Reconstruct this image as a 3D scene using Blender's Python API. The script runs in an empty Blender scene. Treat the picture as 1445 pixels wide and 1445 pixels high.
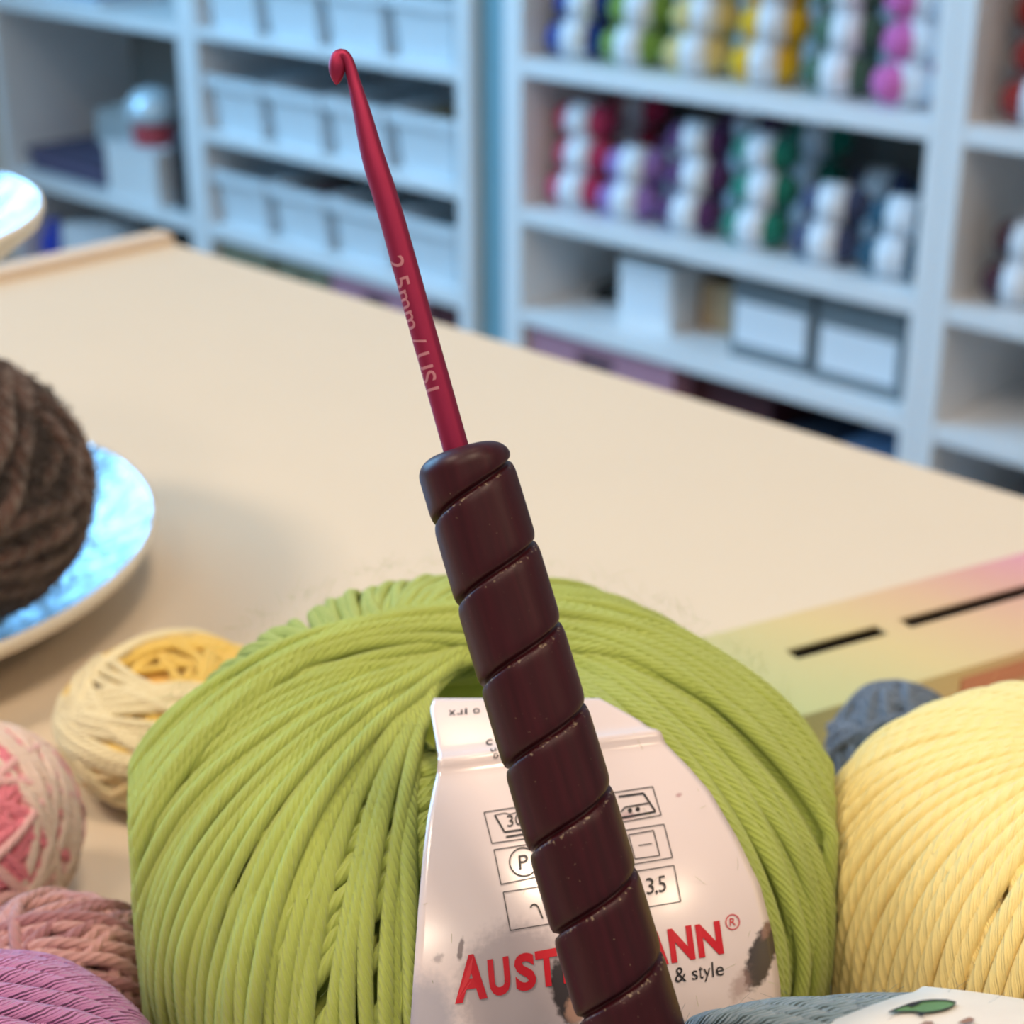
import bpy, math, random
import numpy as np
from mathutils import Vector, Matrix, Euler
rng = np.random.default_rng(7); random.seed(7)
S = bpy.context.scene
COL = S.collection
mm = 0.001

# ------------------------------------------------------------------ camera, world, light, exposure
F_PX = 2418.0                      # focal length in pixels of the 1445 px frame
PITCH = math.radians(23.61)
TABLE_Z = 0.90
CAM_H = 0.164                      # above the table top
CAM = np.array([0, 0, TABLE_Z + CAM_H])
cd = bpy.data.cameras.new('camera'); cam = bpy.data.objects.new('camera', cd); COL.objects.link(cam)
cam.location = CAM; cam.rotation_euler = (math.pi / 2 - PITCH, 0, 0)
cd.sensor_width = 36; cd.lens = 36 * F_PX / 1445; cd.clip_start = 0.01
cd.dof.use_dof = True; cd.dof.focus_distance = 0.172; cd.dof.aperture_fstop = 31
S.camera = cam
S.view_settings.view_transform = 'Standard'; S.view_settings.look = 'None'
S.view_settings.exposure = 0.0; S.view_settings.gamma = 1; S.view_settings.use_curve_mapping = False

w = bpy.data.worlds.new('shop_ambient'); S.world = w; w.use_nodes = True
w.node_tree.nodes['Background'].inputs[0].default_value = (.93, .96, 1.0, 1)
w.node_tree.nodes['Background'].inputs[1].default_value = 0.28

# shelf-aligned frame: X runs along the shelves to the right, Y goes into the shelves
P0 = np.array([.012, 2.214, 0.0]); E1 = np.array([.721, -.693, 0]); E1 /= np.linalg.norm(E1)
E2 = np.array([-E1[1], E1[0], 0]); RA = math.atan2(E1[1], E1[0])
def LW(x, y, z): return P0 + E1 * x + E2 * y + np.array([0, 0, z])
CZ = TABLE_Z + CAM_H

def area(name, loc, target, sx, sy, power, color):
    l = bpy.data.lights.new(name, 'AREA'); l.shape = 'RECTANGLE'; l.size = sx; l.size_y = sy
    l.energy = power; l.color = color
    o = bpy.data.objects.new(name, l); COL.objects.link(o); o.location = loc
    d = Vector(target) - Vector(loc); o.rotation_euler = d.to_track_quat('-Z', 'Y').to_euler()
    return o
area('window_daylight', LW(-1.24, -1.5, 1.62), LW(1, -1.2, 1.0), 1.7, 1.3, 84, (.23, .60, 1.0))
for nm, x, y, p, c, sp in (('ceiling_lamp_left', .70, -2.20, 6.6, (1.0, .82, .64), 110), ('ceiling_lamp_back', 1.0, -1.05, 1.1, (1.0, .76, .52), 110),
                           ('ceiling_lamp_right', 1.98, -1.60, 9.4, (1.0, .78, .57), 150), ('ceiling_lamp_front', 1.9, -2.6, 3.2, (1.0, .82, .64), 130), ('ceiling_lamp_far', 2.95, -.75, 6.0, (1.0, .76, .52), 165)):
    area(nm, LW(x, y, 2.5), LW(x * .5 + .7, y * .4 - .86, .9), .28, .28, p, c).data.spread = math.radians(sp)

# ------------------------------------------------------------------ helpers
CP, SP = math.cos(PITCH), math.sin(PITCH)
def ray(px, py):
    a = np.asarray(px, float) - 722.5; b = 722.5 - np.asarray(py, float)
    return np.stack([a / F_PX, (F_PX * CP + b * SP) / F_PX, (-F_PX * SP + b * CP) / F_PX], -1)
def at(px, py, depth):              # the point seen at a pixel at a depth along the viewing axis
    return CAM + ray(px, py) * np.asarray(depth, float)[..., None]

def lin(c):                         # sRGB 0-255 -> linear
    c = np.array(c[:3], float) / 255
    return tuple(np.where(c <= .04045, c / 12.92, ((c + .055) / 1.055) ** 2.4)) + (1.0,)

MATS = {}
def mat(name, color, rough=.5, metal=0., noise=.06, scale=40., bump=0., bscale=200., spec=.5, coat=0., trans=0., sheen=0.):
    if name in MATS: return MATS[name]
    m = bpy.data.materials.new(name); m.use_nodes = True; nt = m.node_tree; N = nt.nodes; L = nt.links
    b = N['Principled BSDF']; b.inputs['Roughness'].default_value = rough; b.inputs['Metallic'].default_value = metal
    b.inputs['Specular IOR Level'].default_value = spec; b.inputs['Coat Weight'].default_value = coat
    b.inputs['Transmission Weight'].default_value = trans; b.inputs['Sheen Weight'].default_value = sheen
    c = lin(color)
    tc = N.new('ShaderNodeTexCoord'); nz = N.new('ShaderNodeTexNoise'); nz.inputs['Scale'].default_value = scale
    L.new(tc.outputs['Object'], nz.inputs['Vector'])
    mx = N.new('ShaderNodeMix'); mx.data_type = 'RGBA'
    mx.inputs['A'].default_value = tuple(np.clip(np.array(c[:3]) * (1 - noise), 0, 1)) + (1,)
    mx.inputs['B'].default_value = tuple(np.clip(np.array(c[:3]) * (1 + noise), 0, 1)) + (1,)
    L.new(nz.outputs['Fac'], mx.inputs['Factor']); L.new(mx.outputs['Result'], b.inputs['Base Color'])
    if bump:
        n2 = N.new('ShaderNodeTexNoise'); n2.inputs['Scale'].default_value = bscale; n2.inputs['Detail'].default_value = 4
        L.new(tc.outputs['Object'], n2.inputs['Vector'])
        bp = N.new('ShaderNodeBump'); bp.inputs['Distance'].default_value = bump; bp.inputs['Strength'].default_value = 1
        L.new(n2.outputs['Fac'], bp.inputs['Height']); L.new(bp.outputs['Normal'], b.inputs['Normal'])
    MATS[name] = m
    return m

def yarn_mat(name, color, freq=.85, plies=9, depth=.16, sheen=.25, tint=False, vary=.10, rough=.85, trans=0.0):
    """spun yarn: diagonal ply relief along the strand (UV: u in mm along it, v around it)"""
    m = bpy.data.materials.new(name); m.use_nodes = True; nt = m.node_tree; N = nt.nodes; L = nt.links
    b = N['Principled BSDF']; b.inputs['Roughness'].default_value = rough
    b.inputs['Sheen Weight'].default_value = sheen; b.inputs['Sheen Roughness'].default_value = .5
    b.inputs['Specular IOR Level'].default_value = .2
    uv = N.new('ShaderNodeUVMap'); sp = N.new('ShaderNodeSeparateXYZ'); L.new(uv.outputs['UV'], sp.inputs[0])
    def mth(op, a, bb=None, v=None):
        n = N.new('ShaderNodeMath'); n.operation = op
        L.new(a, n.inputs[0])
        if bb is not None: L.new(bb, n.inputs[1])
        if v is not None: n.inputs[1].default_value = v
        return n.outputs[0]
    ph = mth('ADD', mth('MULTIPLY', sp.outputs[0], v=freq * 2 * math.pi), mth('MULTIPLY', sp.outputs[1], v=plies * 2 * math.pi))
    tc = N.new('ShaderNodeTexCoord'); nz = N.new('ShaderNodeTexNoise'); nz.inputs['Scale'].default_value = 900
    nz.inputs['Detail'].default_value = 2; L.new(tc.outputs['Object'], nz.inputs['Vector'])
    ph2 = mth('ADD', ph, mth('MULTIPLY', nz.outputs['Fac'], v=1.3))
    s1 = mth('ABSOLUTE', mth('SINE', mth('MULTIPLY', ph2, v=.5)))
    fib = mth('SINE', mth('ADD', mth('MULTIPLY', ph, v=4.0), mth('MULTIPLY', nz.outputs['Fac'], v=6.0)))
    h = mth('ADD', s1, mth('MULTIPLY', fib, v=.16))
    bp = N.new('ShaderNodeBump'); bp.inputs['Distance'].default_value = depth * mm * 2; bp.inputs['Strength'].default_value = .9
    L.new(h, bp.inputs['Height']); L.new(bp.outputs['Normal'], b.inputs['Normal'])
    n2 = N.new('ShaderNodeTexNoise'); n2.inputs['Scale'].default_value = 70; n2.inputs['Detail'].default_value = 3
    L.new(tc.outputs['Object'], n2.inputs['Vector'])
    mx = N.new('ShaderNodeMix'); mx.data_type = 'RGBA'
    c = np.array(lin(color)[:3])
    mx.inputs['A'].default_value = tuple(np.clip(c * (1 - vary), 0, 1)) + (1,)
    mx.inputs['B'].default_value = tuple(np.clip(c * (1 + vary), 0, 1)) + (1,)
    L.new(n2.outputs['Fac'], mx.inputs['Factor'])
    out = mx.outputs['Result']
    if tint:
        at_ = N.new('ShaderNodeAttribute'); at_.attribute_name = 'tint'
        mu = N.new('ShaderNodeMix'); mu.data_type = 'RGBA'; mu.blend_type = 'MULTIPLY'; mu.inputs['Factor'].default_value = 1
        L.new(out, mu.inputs['A']); L.new(at_.outputs['Color'], mu.inputs['B']); out = mu.outputs['Result']
    L.new(out, b.inputs['Base Color'])
    MATS[name] = m
    return m

def tag(o, label=None, cat=None, group=None, kind=None):
    if label: o['label'] = label
    if cat: o['category'] = cat
    if group: o['group'] = group
    if kind: o['kind'] = kind
    return o

def link(name, me, m=None, parent=None, loc=None, rotz=None):
    o = bpy.data.objects.new(name, me); COL.objects.link(o)
    if m is not None and me is not None: me.materials.append(m)
    if parent is not None: o.parent = parent
    if loc is not None: o.location = loc
    if rotz is not None: o.rotation_euler = (0, 0, rotz)
    return o
def empty(name, loc, rotz=0):
    o = bpy.data.objects.new(name, None); COL.objects.link(o); o.empty_display_size = .02
    o.location = loc; o.rotation_euler = (0, 0, rotz); return o

def np_mesh(name, V, Q, uv=None, col=None, smooth=True):
    """Q: (n,4) or (n,3) faces; uv: per loop; col: per vertex"""
    me = bpy.data.meshes.new(name); V = np.asarray(V, np.float32); Q = np.asarray(Q, np.int32); k = Q.shape[1]
    me.vertices.add(len(V)); me.vertices.foreach_set('co', V.ravel())
    me.loops.add(Q.size); me.loops.foreach_set('vertex_index', Q.ravel())
    me.polygons.add(len(Q)); me.polygons.foreach_set('loop_start', np.arange(0, Q.size, k, dtype=np.int32))
    if uv is not None:
        u = me.uv_layers.new(name='UVMap'); u.data.foreach_set('uv', np.asarray(uv, np.float32).ravel())
    if col is not None:
        a = me.color_attributes.new('tint', 'FLOAT_COLOR', 'POINT'); a.data.foreach_set('color', np.asarray(col, np.float32).ravel())
    me.update(calc_edges=True); me.validate()
    if smooth: me.shade_smooth()
    return me

class MB:
    """collects simple solids into one mesh"""
    def __init__(s): s.v = []; s.f = []
    def add(s, v, f):
        o = len(s.v); s.v += [tuple(map(float, p)) for p in v]; s.f += [tuple(i + o for i in q) for q in f]; return s
    def box(s, x0, x1, y0, y1, z0, z1, c=0.0):
        if c <= 0:
            v = [(x, y, z) for z in (z0, z1) for y in (y0, y1) for x in (x0, x1)]
            return s.add(v, [(0, 2, 3, 1), (4, 5, 7, 6), (0, 1, 5, 4), (2, 6, 7, 3), (0, 4, 6, 2), (1, 3, 7, 5)])
        bm = bmesh_box(x0, x1, y0, y1, z0, z1, c)
        return s.add(*bm)
    def prism(s, poly, z0, z1, taper=1.0):      # poly: list of (x,y)
        n = len(poly); cx = sum(p[0] for p in poly) / n; cy = sum(p[1] for p in poly) / n
        v = [(x, y, z0) for x, y in poly] + [(cx + (x - cx) * taper, cy + (y - cy) * taper, z1) for x, y in poly]
        return s.add(v, [tuple(range(n))[::-1], tuple(range(n, 2 * n))] + [(i, (i + 1) % n, n + (i + 1) % n, n + i) for i in range(n)])
    def lathe(s, prof, n=32, cx=0, cy=0):       # prof: (r,z) list, closed at r=0
        o = len(s.v); rings = []
        for r, z in prof:
            if r <= 1e-9: rings.append([len(s.v)]); s.v.append((cx, cy, z))
            else:
                rings.append(list(range(len(s.v), len(s.v) + n)))
                s.v += [(cx + r * math.cos(2 * math.pi * i / n), cy + r * math.sin(2 * math.pi * i / n), z) for i in range(n)]
        for a, b in zip(rings, rings[1:]):
            for i in range(n):
                j = (i + 1) % n
                if len(a) == 1 and len(b) == 1: continue
                if len(a) == 1: s.f.append((a[0], b[j], b[i]))
                elif len(b) == 1: s.f.append((a[i], a[j], b[0]))
                else: s.f.append((a[i], a[j], b[j], b[i]))
        return s
    def mesh(s, name, smooth=False):
        me = bpy.data.meshes.new(name); me.from_pydata(s.v, [], s.f); me.update()
        import bmesh
        bm = bmesh.new(); bm.from_mesh(me); bmesh.ops.recalc_face_normals(bm, faces=bm.faces); bm.to_mesh(me); bm.free()
        if smooth: me.shade_smooth()
        return me
    def obj(s, name, m, parent=None, loc=None, rotz=None, smooth=False):
        return link(name, s.mesh(name, smooth), m, parent, loc, rotz)
def bmesh_box(x0, x1, y0, y1, z0, z1, c):
    import bmesh
    bm = bmesh.new(); bmesh.ops.create_cube(bm, size=1)
    for v in bm.verts: v.co = ((x0 + x1) / 2 + v.co.x * (x1 - x0), (y0 + y1) / 2 + v.co.y * (y1 - y0), (z0 + z1) / 2 + v.co.z * (z1 - z0))
    bmesh.ops.bevel(bm, geom=bm.edges[:], offset=c, segments=2, affect='EDGES', profile=.5)
    bm.verts.index_update(); v = [tuple(p.co) for p in bm.verts]; f = [tuple(q.index for q in p.verts) for p in bm.faces]; bm.free()
    return v, f

def tube_arrays(C, Nrm, r, sides=8, col=None, closed_caps=False):
    """C: (S,N,3) strand centre lines, Nrm: (S,N,3) outward directions, r: scalar/(S,N). -> V, Q, uv, col"""
    S_, N_, _ = C.shape
    T = np.gradient(C, axis=1); T /= np.linalg.norm(T, axis=2, keepdims=True) + 1e-12
    Nn = Nrm - T * (Nrm * T).sum(2, keepdims=True); Nn /= np.linalg.norm(Nn, axis=2, keepdims=True) + 1e-12
    B = np.cross(T, Nn)
    r = np.broadcast_to(np.asarray(r, float), (S_, N_))[..., None, None]
    a = np.arange(sides) * 2 * np.pi / sides
    V = C[:, :, None, :] + r * (np.cos(a)[None, None, :, None] * Nn[:, :, None, :] + np.sin(a)[None, None, :, None] * B[:, :, None, :])
    idx = np.arange(S_ * N_ * sides).reshape(S_, N_, sides); nx = np.roll(idx, -1, 2)
    Q = np.stack([idx[:, :-1], idx[:, 1:], nx[:, 1:], nx[:, :-1]], -1).reshape(-1, 4)
    L = np.concatenate([np.zeros((S_, 1)), np.cumsum(np.linalg.norm(np.diff(C, axis=1), axis=2), 1)], 1) / mm
    L = L + rng.random((S_, 1)) * 10
    u0 = np.repeat(L[:, :-1, None], sides, 2); u1 = np.repeat(L[:, 1:, None], sides, 2)
    v0 = np.broadcast_to(np.arange(sides) / sides, u0.shape); v1 = v0 + 1 / sides
    uv = np.stack([np.stack([u0, v0], -1), np.stack([u1, v0], -1), np.stack([u1, v1], -1), np.stack([u0, v1], -1)], 3).reshape(-1, 2)
    cc = None
    if callable(col): col = None
    if col is not None: cc = np.repeat(col.reshape(S_ * N_, -1), sides, 0)
    return V.reshape(-1, 3), Q, uv, cc

def join_arrays(parts):
    V, Q, U, C, o = [], [], [], [], 0
    for v, q, u, c in parts:
        V.append(v); Q.append(q + o); U.append(u); o += len(v)
        C.append(c if c is not None else np.ones((len(v), 4)))
    return np.concatenate(V), np.concatenate(Q), np.concatenate(U), np.concatenate(C)

def smooth_wave(t, n, amp, kmax=7):              # (n,len t) wobbling curves
    out = np.zeros((n, len(t)))
    for k in (1.7, 3.3, 5.9, kmax * 1.6): out += rng.normal(0, 1 / k ** .6, (n, 1)) * np.sin(k * t[None] + rng.random((n, 1)) * 6.28)
    return amp * out

class Ball:
    """wound ball: an oblate body of revolution about its own Z with dimpled poles"""
    def __init__(s, center, R, c, n=2.2, dent=0., rh=.01, rot=None):
        s.o = np.array(center, float); s.R, s.c, s.n, s.dent, s.rh = R, c, n, dent, rh
        s.M = np.array(Euler(rot or (0, 0, 0)).to_matrix()); s.planes = []
    def surf(s, U):                               # unit directions -> local points, normals
        st = np.sqrt(np.clip(1 - U[..., 2] ** 2, 0, 1)); az = np.arctan2(U[..., 1], U[..., 0]); e = 2 / s.n
        rho = s.R * st ** e; z = s.c * np.sign(U[..., 2]) * np.abs(U[..., 2]) ** e
        N = np.stack([np.cos(az) * (rho / s.R) ** (s.n - 1) / s.R, np.sin(az) * (rho / s.R) ** (s.n - 1) / s.R,
                      np.sign(z) * np.abs(z / s.c) ** (s.n - 1) / s.c], -1)
        N /= np.linalg.norm(N, axis=-1, keepdims=True) + 1e-12
        z = z - np.sign(z) * s.dent * np.exp(-(rho / s.rh) ** 2)
        return np.stack([rho * np.cos(az), rho * np.sin(az), z], -1), N
    def world(s, P): return P @ s.M.T + s.o
    def strands(s, phi, th0, t, r, lay=0., wob=.25, sides=8, col=None, lat=.35, tw=0.):
        phi = np.asarray(phi, float); n = len(phi); th0 = np.broadcast_to(th0, (n,))
        t = np.asarray(t, float)
        if t.ndim == 1: t = np.broadcast_to(t, (n, len(t)))
        a = np.stack([np.sin(th0) * np.cos(phi), np.sin(th0) * np.sin(phi), np.cos(th0)], -1)
        b = np.stack([-np.sin(phi), np.cos(phi), np.zeros(n)], -1)
        U = np.cos(t)[..., None] * a[:, None] + np.sin(t)[..., None] * b[:, None]
        nb = np.cross(a, b)
        U = U + nb[:, None] * smooth_wave(t[0], n, lat * r / s.R)[..., None]
        U /= np.linalg.norm(U, axis=-1, keepdims=True)
        if tw:
            g = tw * np.tanh(t / .7); U = np.stack([U[..., 0] * np.cos(g) - U[..., 1] * np.sin(g), U[..., 0] * np.sin(g) + U[..., 1] * np.cos(g), U[..., 2]], -1)
        if callable(col): col = col(U)
        P, N = s.surf(U)
        lay = np.broadcast_to(np.asarray(lay, float).reshape(-1, 1) if np.ndim(lay) == 1 else lay, t.shape)
        P = P + N * (lay + smooth_wave(t[0], n, wob * r))[..., None]
        P, N = s.world(P), N @ s.M.T
        for p, m in s.planes:                     # pressed flat where it touches a neighbour
            d = (P - p) @ m; P = P - m * np.maximum(d + r, 0)[..., None]
        return tube_arrays(P, N, r * (1 + smooth_wave(t[0], n, .05)), sides, col)
    def core(s, shrink, nu=40, nv=24, tint=None):
        th = np.linspace(0.001, np.pi - .001, nv); az = np.arange(nu) * 2 * np.pi / nu
        U = np.stack([np.sin(th)[:, None] * np.cos(az), np.sin(th)[:, None] * np.sin(az), np.repeat(np.cos(th)[:, None], nu, 1)], -1)
        P, N = s.surf(U); P = s.world(P - N * shrink)
        for p, m in s.planes:
            d = (P - p) @ m; P = P - m * np.maximum(d + .0016, 0)[..., None]
        idx = np.arange(nu * nv).reshape(nv, nu); nx = np.roll(idx, -1, 1)
        Q = np.stack([idx[:-1], idx[1:], nx[1:], nx[:-1]], -1).reshape(-1, 4)
        cc = None if tint is None else np.broadcast_to(np.array(lin(tint)), (nu * nv, 4)).copy()
        return P.reshape(-1, 3), Q, np.zeros((Q.size, 2)), cc
    def inside(s, X, grow=0.):
        P = (X - s.o) @ s.M
        rho = np.hypot(P[..., 0], P[..., 1])
        return (rho / (s.R + grow)) ** s.n + (np.abs(P[..., 2]) / (s.c + grow)) ** s.n < 1
    def hit(s, px, py, grow=0.):                  # where the sight line of a pixel meets the ball
        d = ray(np.asarray(px, float), np.asarray(py, float)); d = d / np.linalg.norm(d, axis=-1, keepdims=True)
        ts = np.linspace(.08, .5, 1400); shp = d.shape[:-1]; d = d.reshape(-1, 3)
        ins = s.inside(CAM + d[:, None] * ts[None, :, None], grow)
        i = np.argmax(ins, 1); miss = ~ins.any(1)
        lo = ts[np.maximum(i - 1, 0)]; hi = ts[i]
        for _ in range(22):
            md = (lo + hi) / 2; k = s.inside(CAM + d * md[:, None], grow); hi = np.where(k, md, hi); lo = np.where(k, lo, md)
        near = np.linalg.norm(s.o - CAM)
        hi = np.where(miss, near, hi)
        return (CAM + d * hi[:, None]).reshape(shp + (3,))

def contact(A, B, push=.5):
    """the two balls lean on each other: flatten both a little along the plane between them"""
    d = B.o - A.o; h = np.array([d[0], d[1], 0]); L = np.linalg.norm(h); m = h / L
    g = A.R + B.R - L
    if g <= 0: return
    p = A.o + m * (A.R - g * push)
    A.planes.append((p, m)); B.planes.append((p, -m))

def ball_object(name, parts, m, ball):
    V, Q, U, C = join_arrays(parts)
    base = np.array([ball.o[0], ball.o[1], V[:, 2].min()])
    return link(name, np_mesh(name, V - base, Q, U, C), m, None, base)

def fuzz(ball, n, length, r, zmin=-1., lay=.001):
    """short loose fibres standing off the yarn"""
    z = rng.uniform(zmin, 1, n); az = rng.random(n) * 6.28; st = np.sqrt(1 - z * z)
    U = np.stack([st * np.cos(az), st * np.sin(az), z], -1); P, N = ball.surf(U)
    P = P + N * lay; t1 = np.cross(N, rng.normal(size=(n, 3))); t1 /= np.linalg.norm(t1, axis=1, keepdims=True)
    s = np.linspace(0, 1, 5)[None, :, None]; l = (length * rng.uniform(.4, 1.2, n))[:, None, None]
    cv = rng.normal(0, .5, (n, 1, 1)); t2 = np.cross(N, t1)
    C = P[:, None] + l * (t1[:, None] * s * .8 + N[:, None] * s * rng.uniform(.15, .8, (n, 1, 1)) + t2[:, None] * cv * s * s)
    C = ball.world(C); Nw = np.repeat((N @ ball.M.T)[:, None], 5, 1)
    for p, m in ball.planes:
        d = (C - p) @ m; C = C - m * np.maximum(d + .0008, 0)[..., None]
    return tube_arrays(C, t2[:, None] @ ball.M.T + 0 * C, r, 3)

def child_mesh(name, V, Q, uv, col, m, root, smooth=True):
    o = link(name, np_mesh(name, np.asarray(V) - np.array(root.location), Q, uv, col, smooth), m, root)
    return o

# ------------------------------------------------------------------ room shell
M_wall = mat('wall_paint', (214, 208, 198), .8, noise=.03, scale=6, bump=.0006, bscale=120)
M_floor = mat('floor_boards', (120, 98, 78), .5, noise=.25, scale=9)
M_ceil = mat('ceiling_paint', (232, 228, 222), .85, noise=.02)
M_white = mat('shelf_white', (240, 240, 240), .4, noise=.03, scale=12)
M_back = mat('shelf_back', (150, 153, 150), .6, noise=.05, scale=8)
M_teal = mat('filler_panel_teal', (122, 165, 178), .55, noise=.05, scale=7)
M_glass = mat('window_glass', (240, 246, 250), .05, trans=1.0)
Rz = RA
def struct(name, mb, m, base=(0, 0, 0)):
    o = mb.obj(name, m, None, LW(*base), Rz); o['kind'] = 'structure'; return o
struct('floor', MB().box(-1.40, 3.2, -4.2, .36, -.05, 0), M_floor)
struct('ceiling', MB().box(-1.40, 3.2, -4.2, .36, 2.6, 2.65), M_ceil)
struct('wall_back', MB().box(-1.40, 3.2, .31, .36, 0, 2.6), M_wall)
wl = MB()
wl.box(-1.40, -1.30, -4.2, -2.45, 0, 2.6).box(-1.40, -1.30, -.55, .31, 0, 2.6).box(-1.40, -1.30, -2.45, -.55, 0, .9).box(-1.40, -1.30, -2.45, -.55, 2.35, 2.6)
struct('wall_left', wl, M_wall)
wf = MB()
for y0, y1 in ((-2.45, -2.39), (-1.53, -1.47), (-.61, -.55)): wf.box(-1.37, -1.33, y0, y1, .9, 2.35)
for z0, z1 in ((.9, .96), (2.29, 2.35)): wf.box(-1.37, -1.33, -2.39, -.61, z0, z1)
wo = struct('window_1', wf, M_white)
for y0, y1 in ((-2.39, -1.53), (-1.47, -.61)):
    MB().box(-1.353, -1.347, y0, y1, .96, 2.29).obj('pane', M_glass, wo)

# ------------------------------------------------------------------ shelving units (all in the shelf-aligned frame)
DEP = .28
def shelf_unit(x0, x1, posts, levels, label, z_top):
    u = empty('shelving_unit', LW(x0, 0, 0), Rz)
    tag(u, label, 'shelf')
    for a, b in posts: MB().box(a - x0, b - x0, 0, DEP, 0, z_top, .0015).obj('upright', M_white, u)
    MB().box(x0 - x0 + .002, x1 - x0 - .002, DEP, DEP + .006, .05, z_top).obj('back_panel', M_back, u)
    ia, ib = posts[0][1] - x0, posts[-1][0] - x0
    for zt, th in levels: MB().box(ia, ib, .001, DEP, zt - th, zt, .0012).obj('shelf', M_white, u)
    return u
za = lambda dz: CZ + dz
Z1, Z2, Z3, Z4 = za(-.342), za(-.533), za(-.671), za(-.86)
shelf_unit(-.033, .609, [(-.033, 0), (.588, .609)], [(Z1, .0215), (Z2, .021), (Z3, .02), (Z4, .02), (.08, .03), (za(-.13), .021), (1.16, .02)],
           'white shelving unit of coloured yarn balls above a pink box, right of the teal strip', 1.16)
shelf_unit(.6095, 1.21, [(.6095, .631), (1.19, 1.21)], [(Z1, .0205), (Z2, .0205), (Z3, .0205), (Z4, .02), (.08, .03), (za(-.13), .021), (1.16, .02)],
           'white shelving unit at the right edge of the photo with dark red yarn', 1.16)
B1, B2, B3, B4 = za(-.37), za(-.526), za(-.673), za(-.86)
shelf_unit(-.715, -.096, [(-.715, -.688), (-.119, -.096)], [(B1, .0145), (B2, .0155), (B3, .0225), (B4, .02), (.08, .03), (za(-.2), .016), (1.16, .02)],
           'white shelving unit filled with rows of open white bins', 1.16)
L1, L2 = za(-.370), za(-.676)
shelf_unit(-1.30, -.7155, [(-1.30, -1.276), (-.737, -.7155)], [(L1, .02), (L2, .021), (.08, .03), (1.16, .02)],
           'white shelving unit at the far left holding boxes and folded fabric', 1.16)
fp = MB().box(0, .061, 0, .01, 0, 1.16, .001).obj('filler_panel', M_teal, None, LW(-.095, .02, 0), Rz)
tag(fp, 'narrow grey-teal filler strip between the bin shelves and the yarn shelves', 'panel')

# ------------------------------------------------------------------ open white bins
M_bin = mat('bin_plastic', (222, 228, 232), .4, noise=.02, scale=20)
def make_bin(loc, label, group):
    W, D, H = .118, .235, .080
    def rim(z, g): return [(-W / 2 - g, 0 - g), (W / 2 + g, 0 - g), (W / 2 + g, D + g), (-W / 2 - g, D + g)]
    t = .0025; v = []; f = []
    # outer shell bottom->top, over the lip, inner shell top->bottom
    loops = [(0, -.008), (H, 0), (H, .004), (H + .0, .004), (H + .004, .004), (H + .004, -t), (.003, -.008 - t)]
    for z, g in loops:
        v += [(x, y, z) for x, y in rim(z, g)]
    for k in range(len(loops) - 1):
        for i in range(4):
            j = (i + 1) % 4; f.append((k * 4 + i, k * 4 + j, k * 4 + 4 + j, k * 4 + 4 + i))
    f.append((3, 2, 1, 0)); k = (len(loops) - 1) * 4; f.append((k, k + 1, k + 2, k + 3))
    root = empty('storage_bin', loc, Rz)
    MB().add(v, f).obj('bin_body', M_bin, root)
    lip = MB()
    for a, b, c_, d_ in ((-W / 2 - .007, W / 2 + .007, -.008, -.003), (-W / 2 - .007, W / 2 + .007, D + .003, D + .008), (-W / 2 - .0075, -W / 2 - .003, -.003, D + .003), (W / 2 + .003, W / 2 + .0075, -.003, D + .003)):
        lip.box(a, b, c_, d_, H - .012, H + .005, .001)
    lip.obj('rim', M_bin, root)
    tag(root, label, 'bin', group)
    return root
words_row = ['above the lowest visible row', 'middle row', 'lowest visible row']
ordn = ['leftmost', 'second from the left', 'third from the left', 'rightmost']
for ri, (zb, rn) in enumerate(((B1, 'top visible row of bins'), (B2, 'middle row of bins'), (B3, 'bottom row of bins'))):
    for k in range(4):
        lab = 'open white plastic bin, %s in the %s' % (ordn[k], rn)
        if (ri, k) == (1, 3): lab = 'open white bin showing brown contents, rightmost in the middle row of bins'
        if (ri, k) == (2, 1): lab = 'open white bin with brown contents, second from the left in bottom row'
        make_bin(LW(-.615 + .139 * k, .014, zb + .0005), lab, 'white bins on the left shelving')

# small soft balls of yarn lying in the bins
def lump(name, loc, r, color, label, cat, sq=.8, seed=0, group=None):
    rs = np.random.default_rng(seed); nu, nv = 20, 11
    th = np.linspace(0, np.pi, nv); az = np.arange(nu) * 2 * np.pi / nu
    V = []
    for i, t in enumerate(th):
        for j, a in enumerate(az):
            k = 1 + .05 * math.sin(5 * a + 7 * t) + .04 * math.sin(9 * t - 3 * a + seed)
            V.append((r * k * math.sin(t) * math.cos(a), r * k * math.sin(t) * math.sin(a), r * sq * (1 + k * math.cos(t))))
    idx = np.arange(nu * nv).reshape(nv, nu); nx = np.roll(idx, -1, 1)
    Q = np.stack([idx[:-1], idx[1:], nx[1:], nx[:-1]], -1).reshape(-1, 4)
    o = link(name, np_mesh(name, V, Q), mat('wool_%d_%d_%d' % tuple(color), color, .9, noise=.3, scale=60, bump=.003, bscale=160), None, loc, Rz)
    tag(o, label, cat, group); return o
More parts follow.
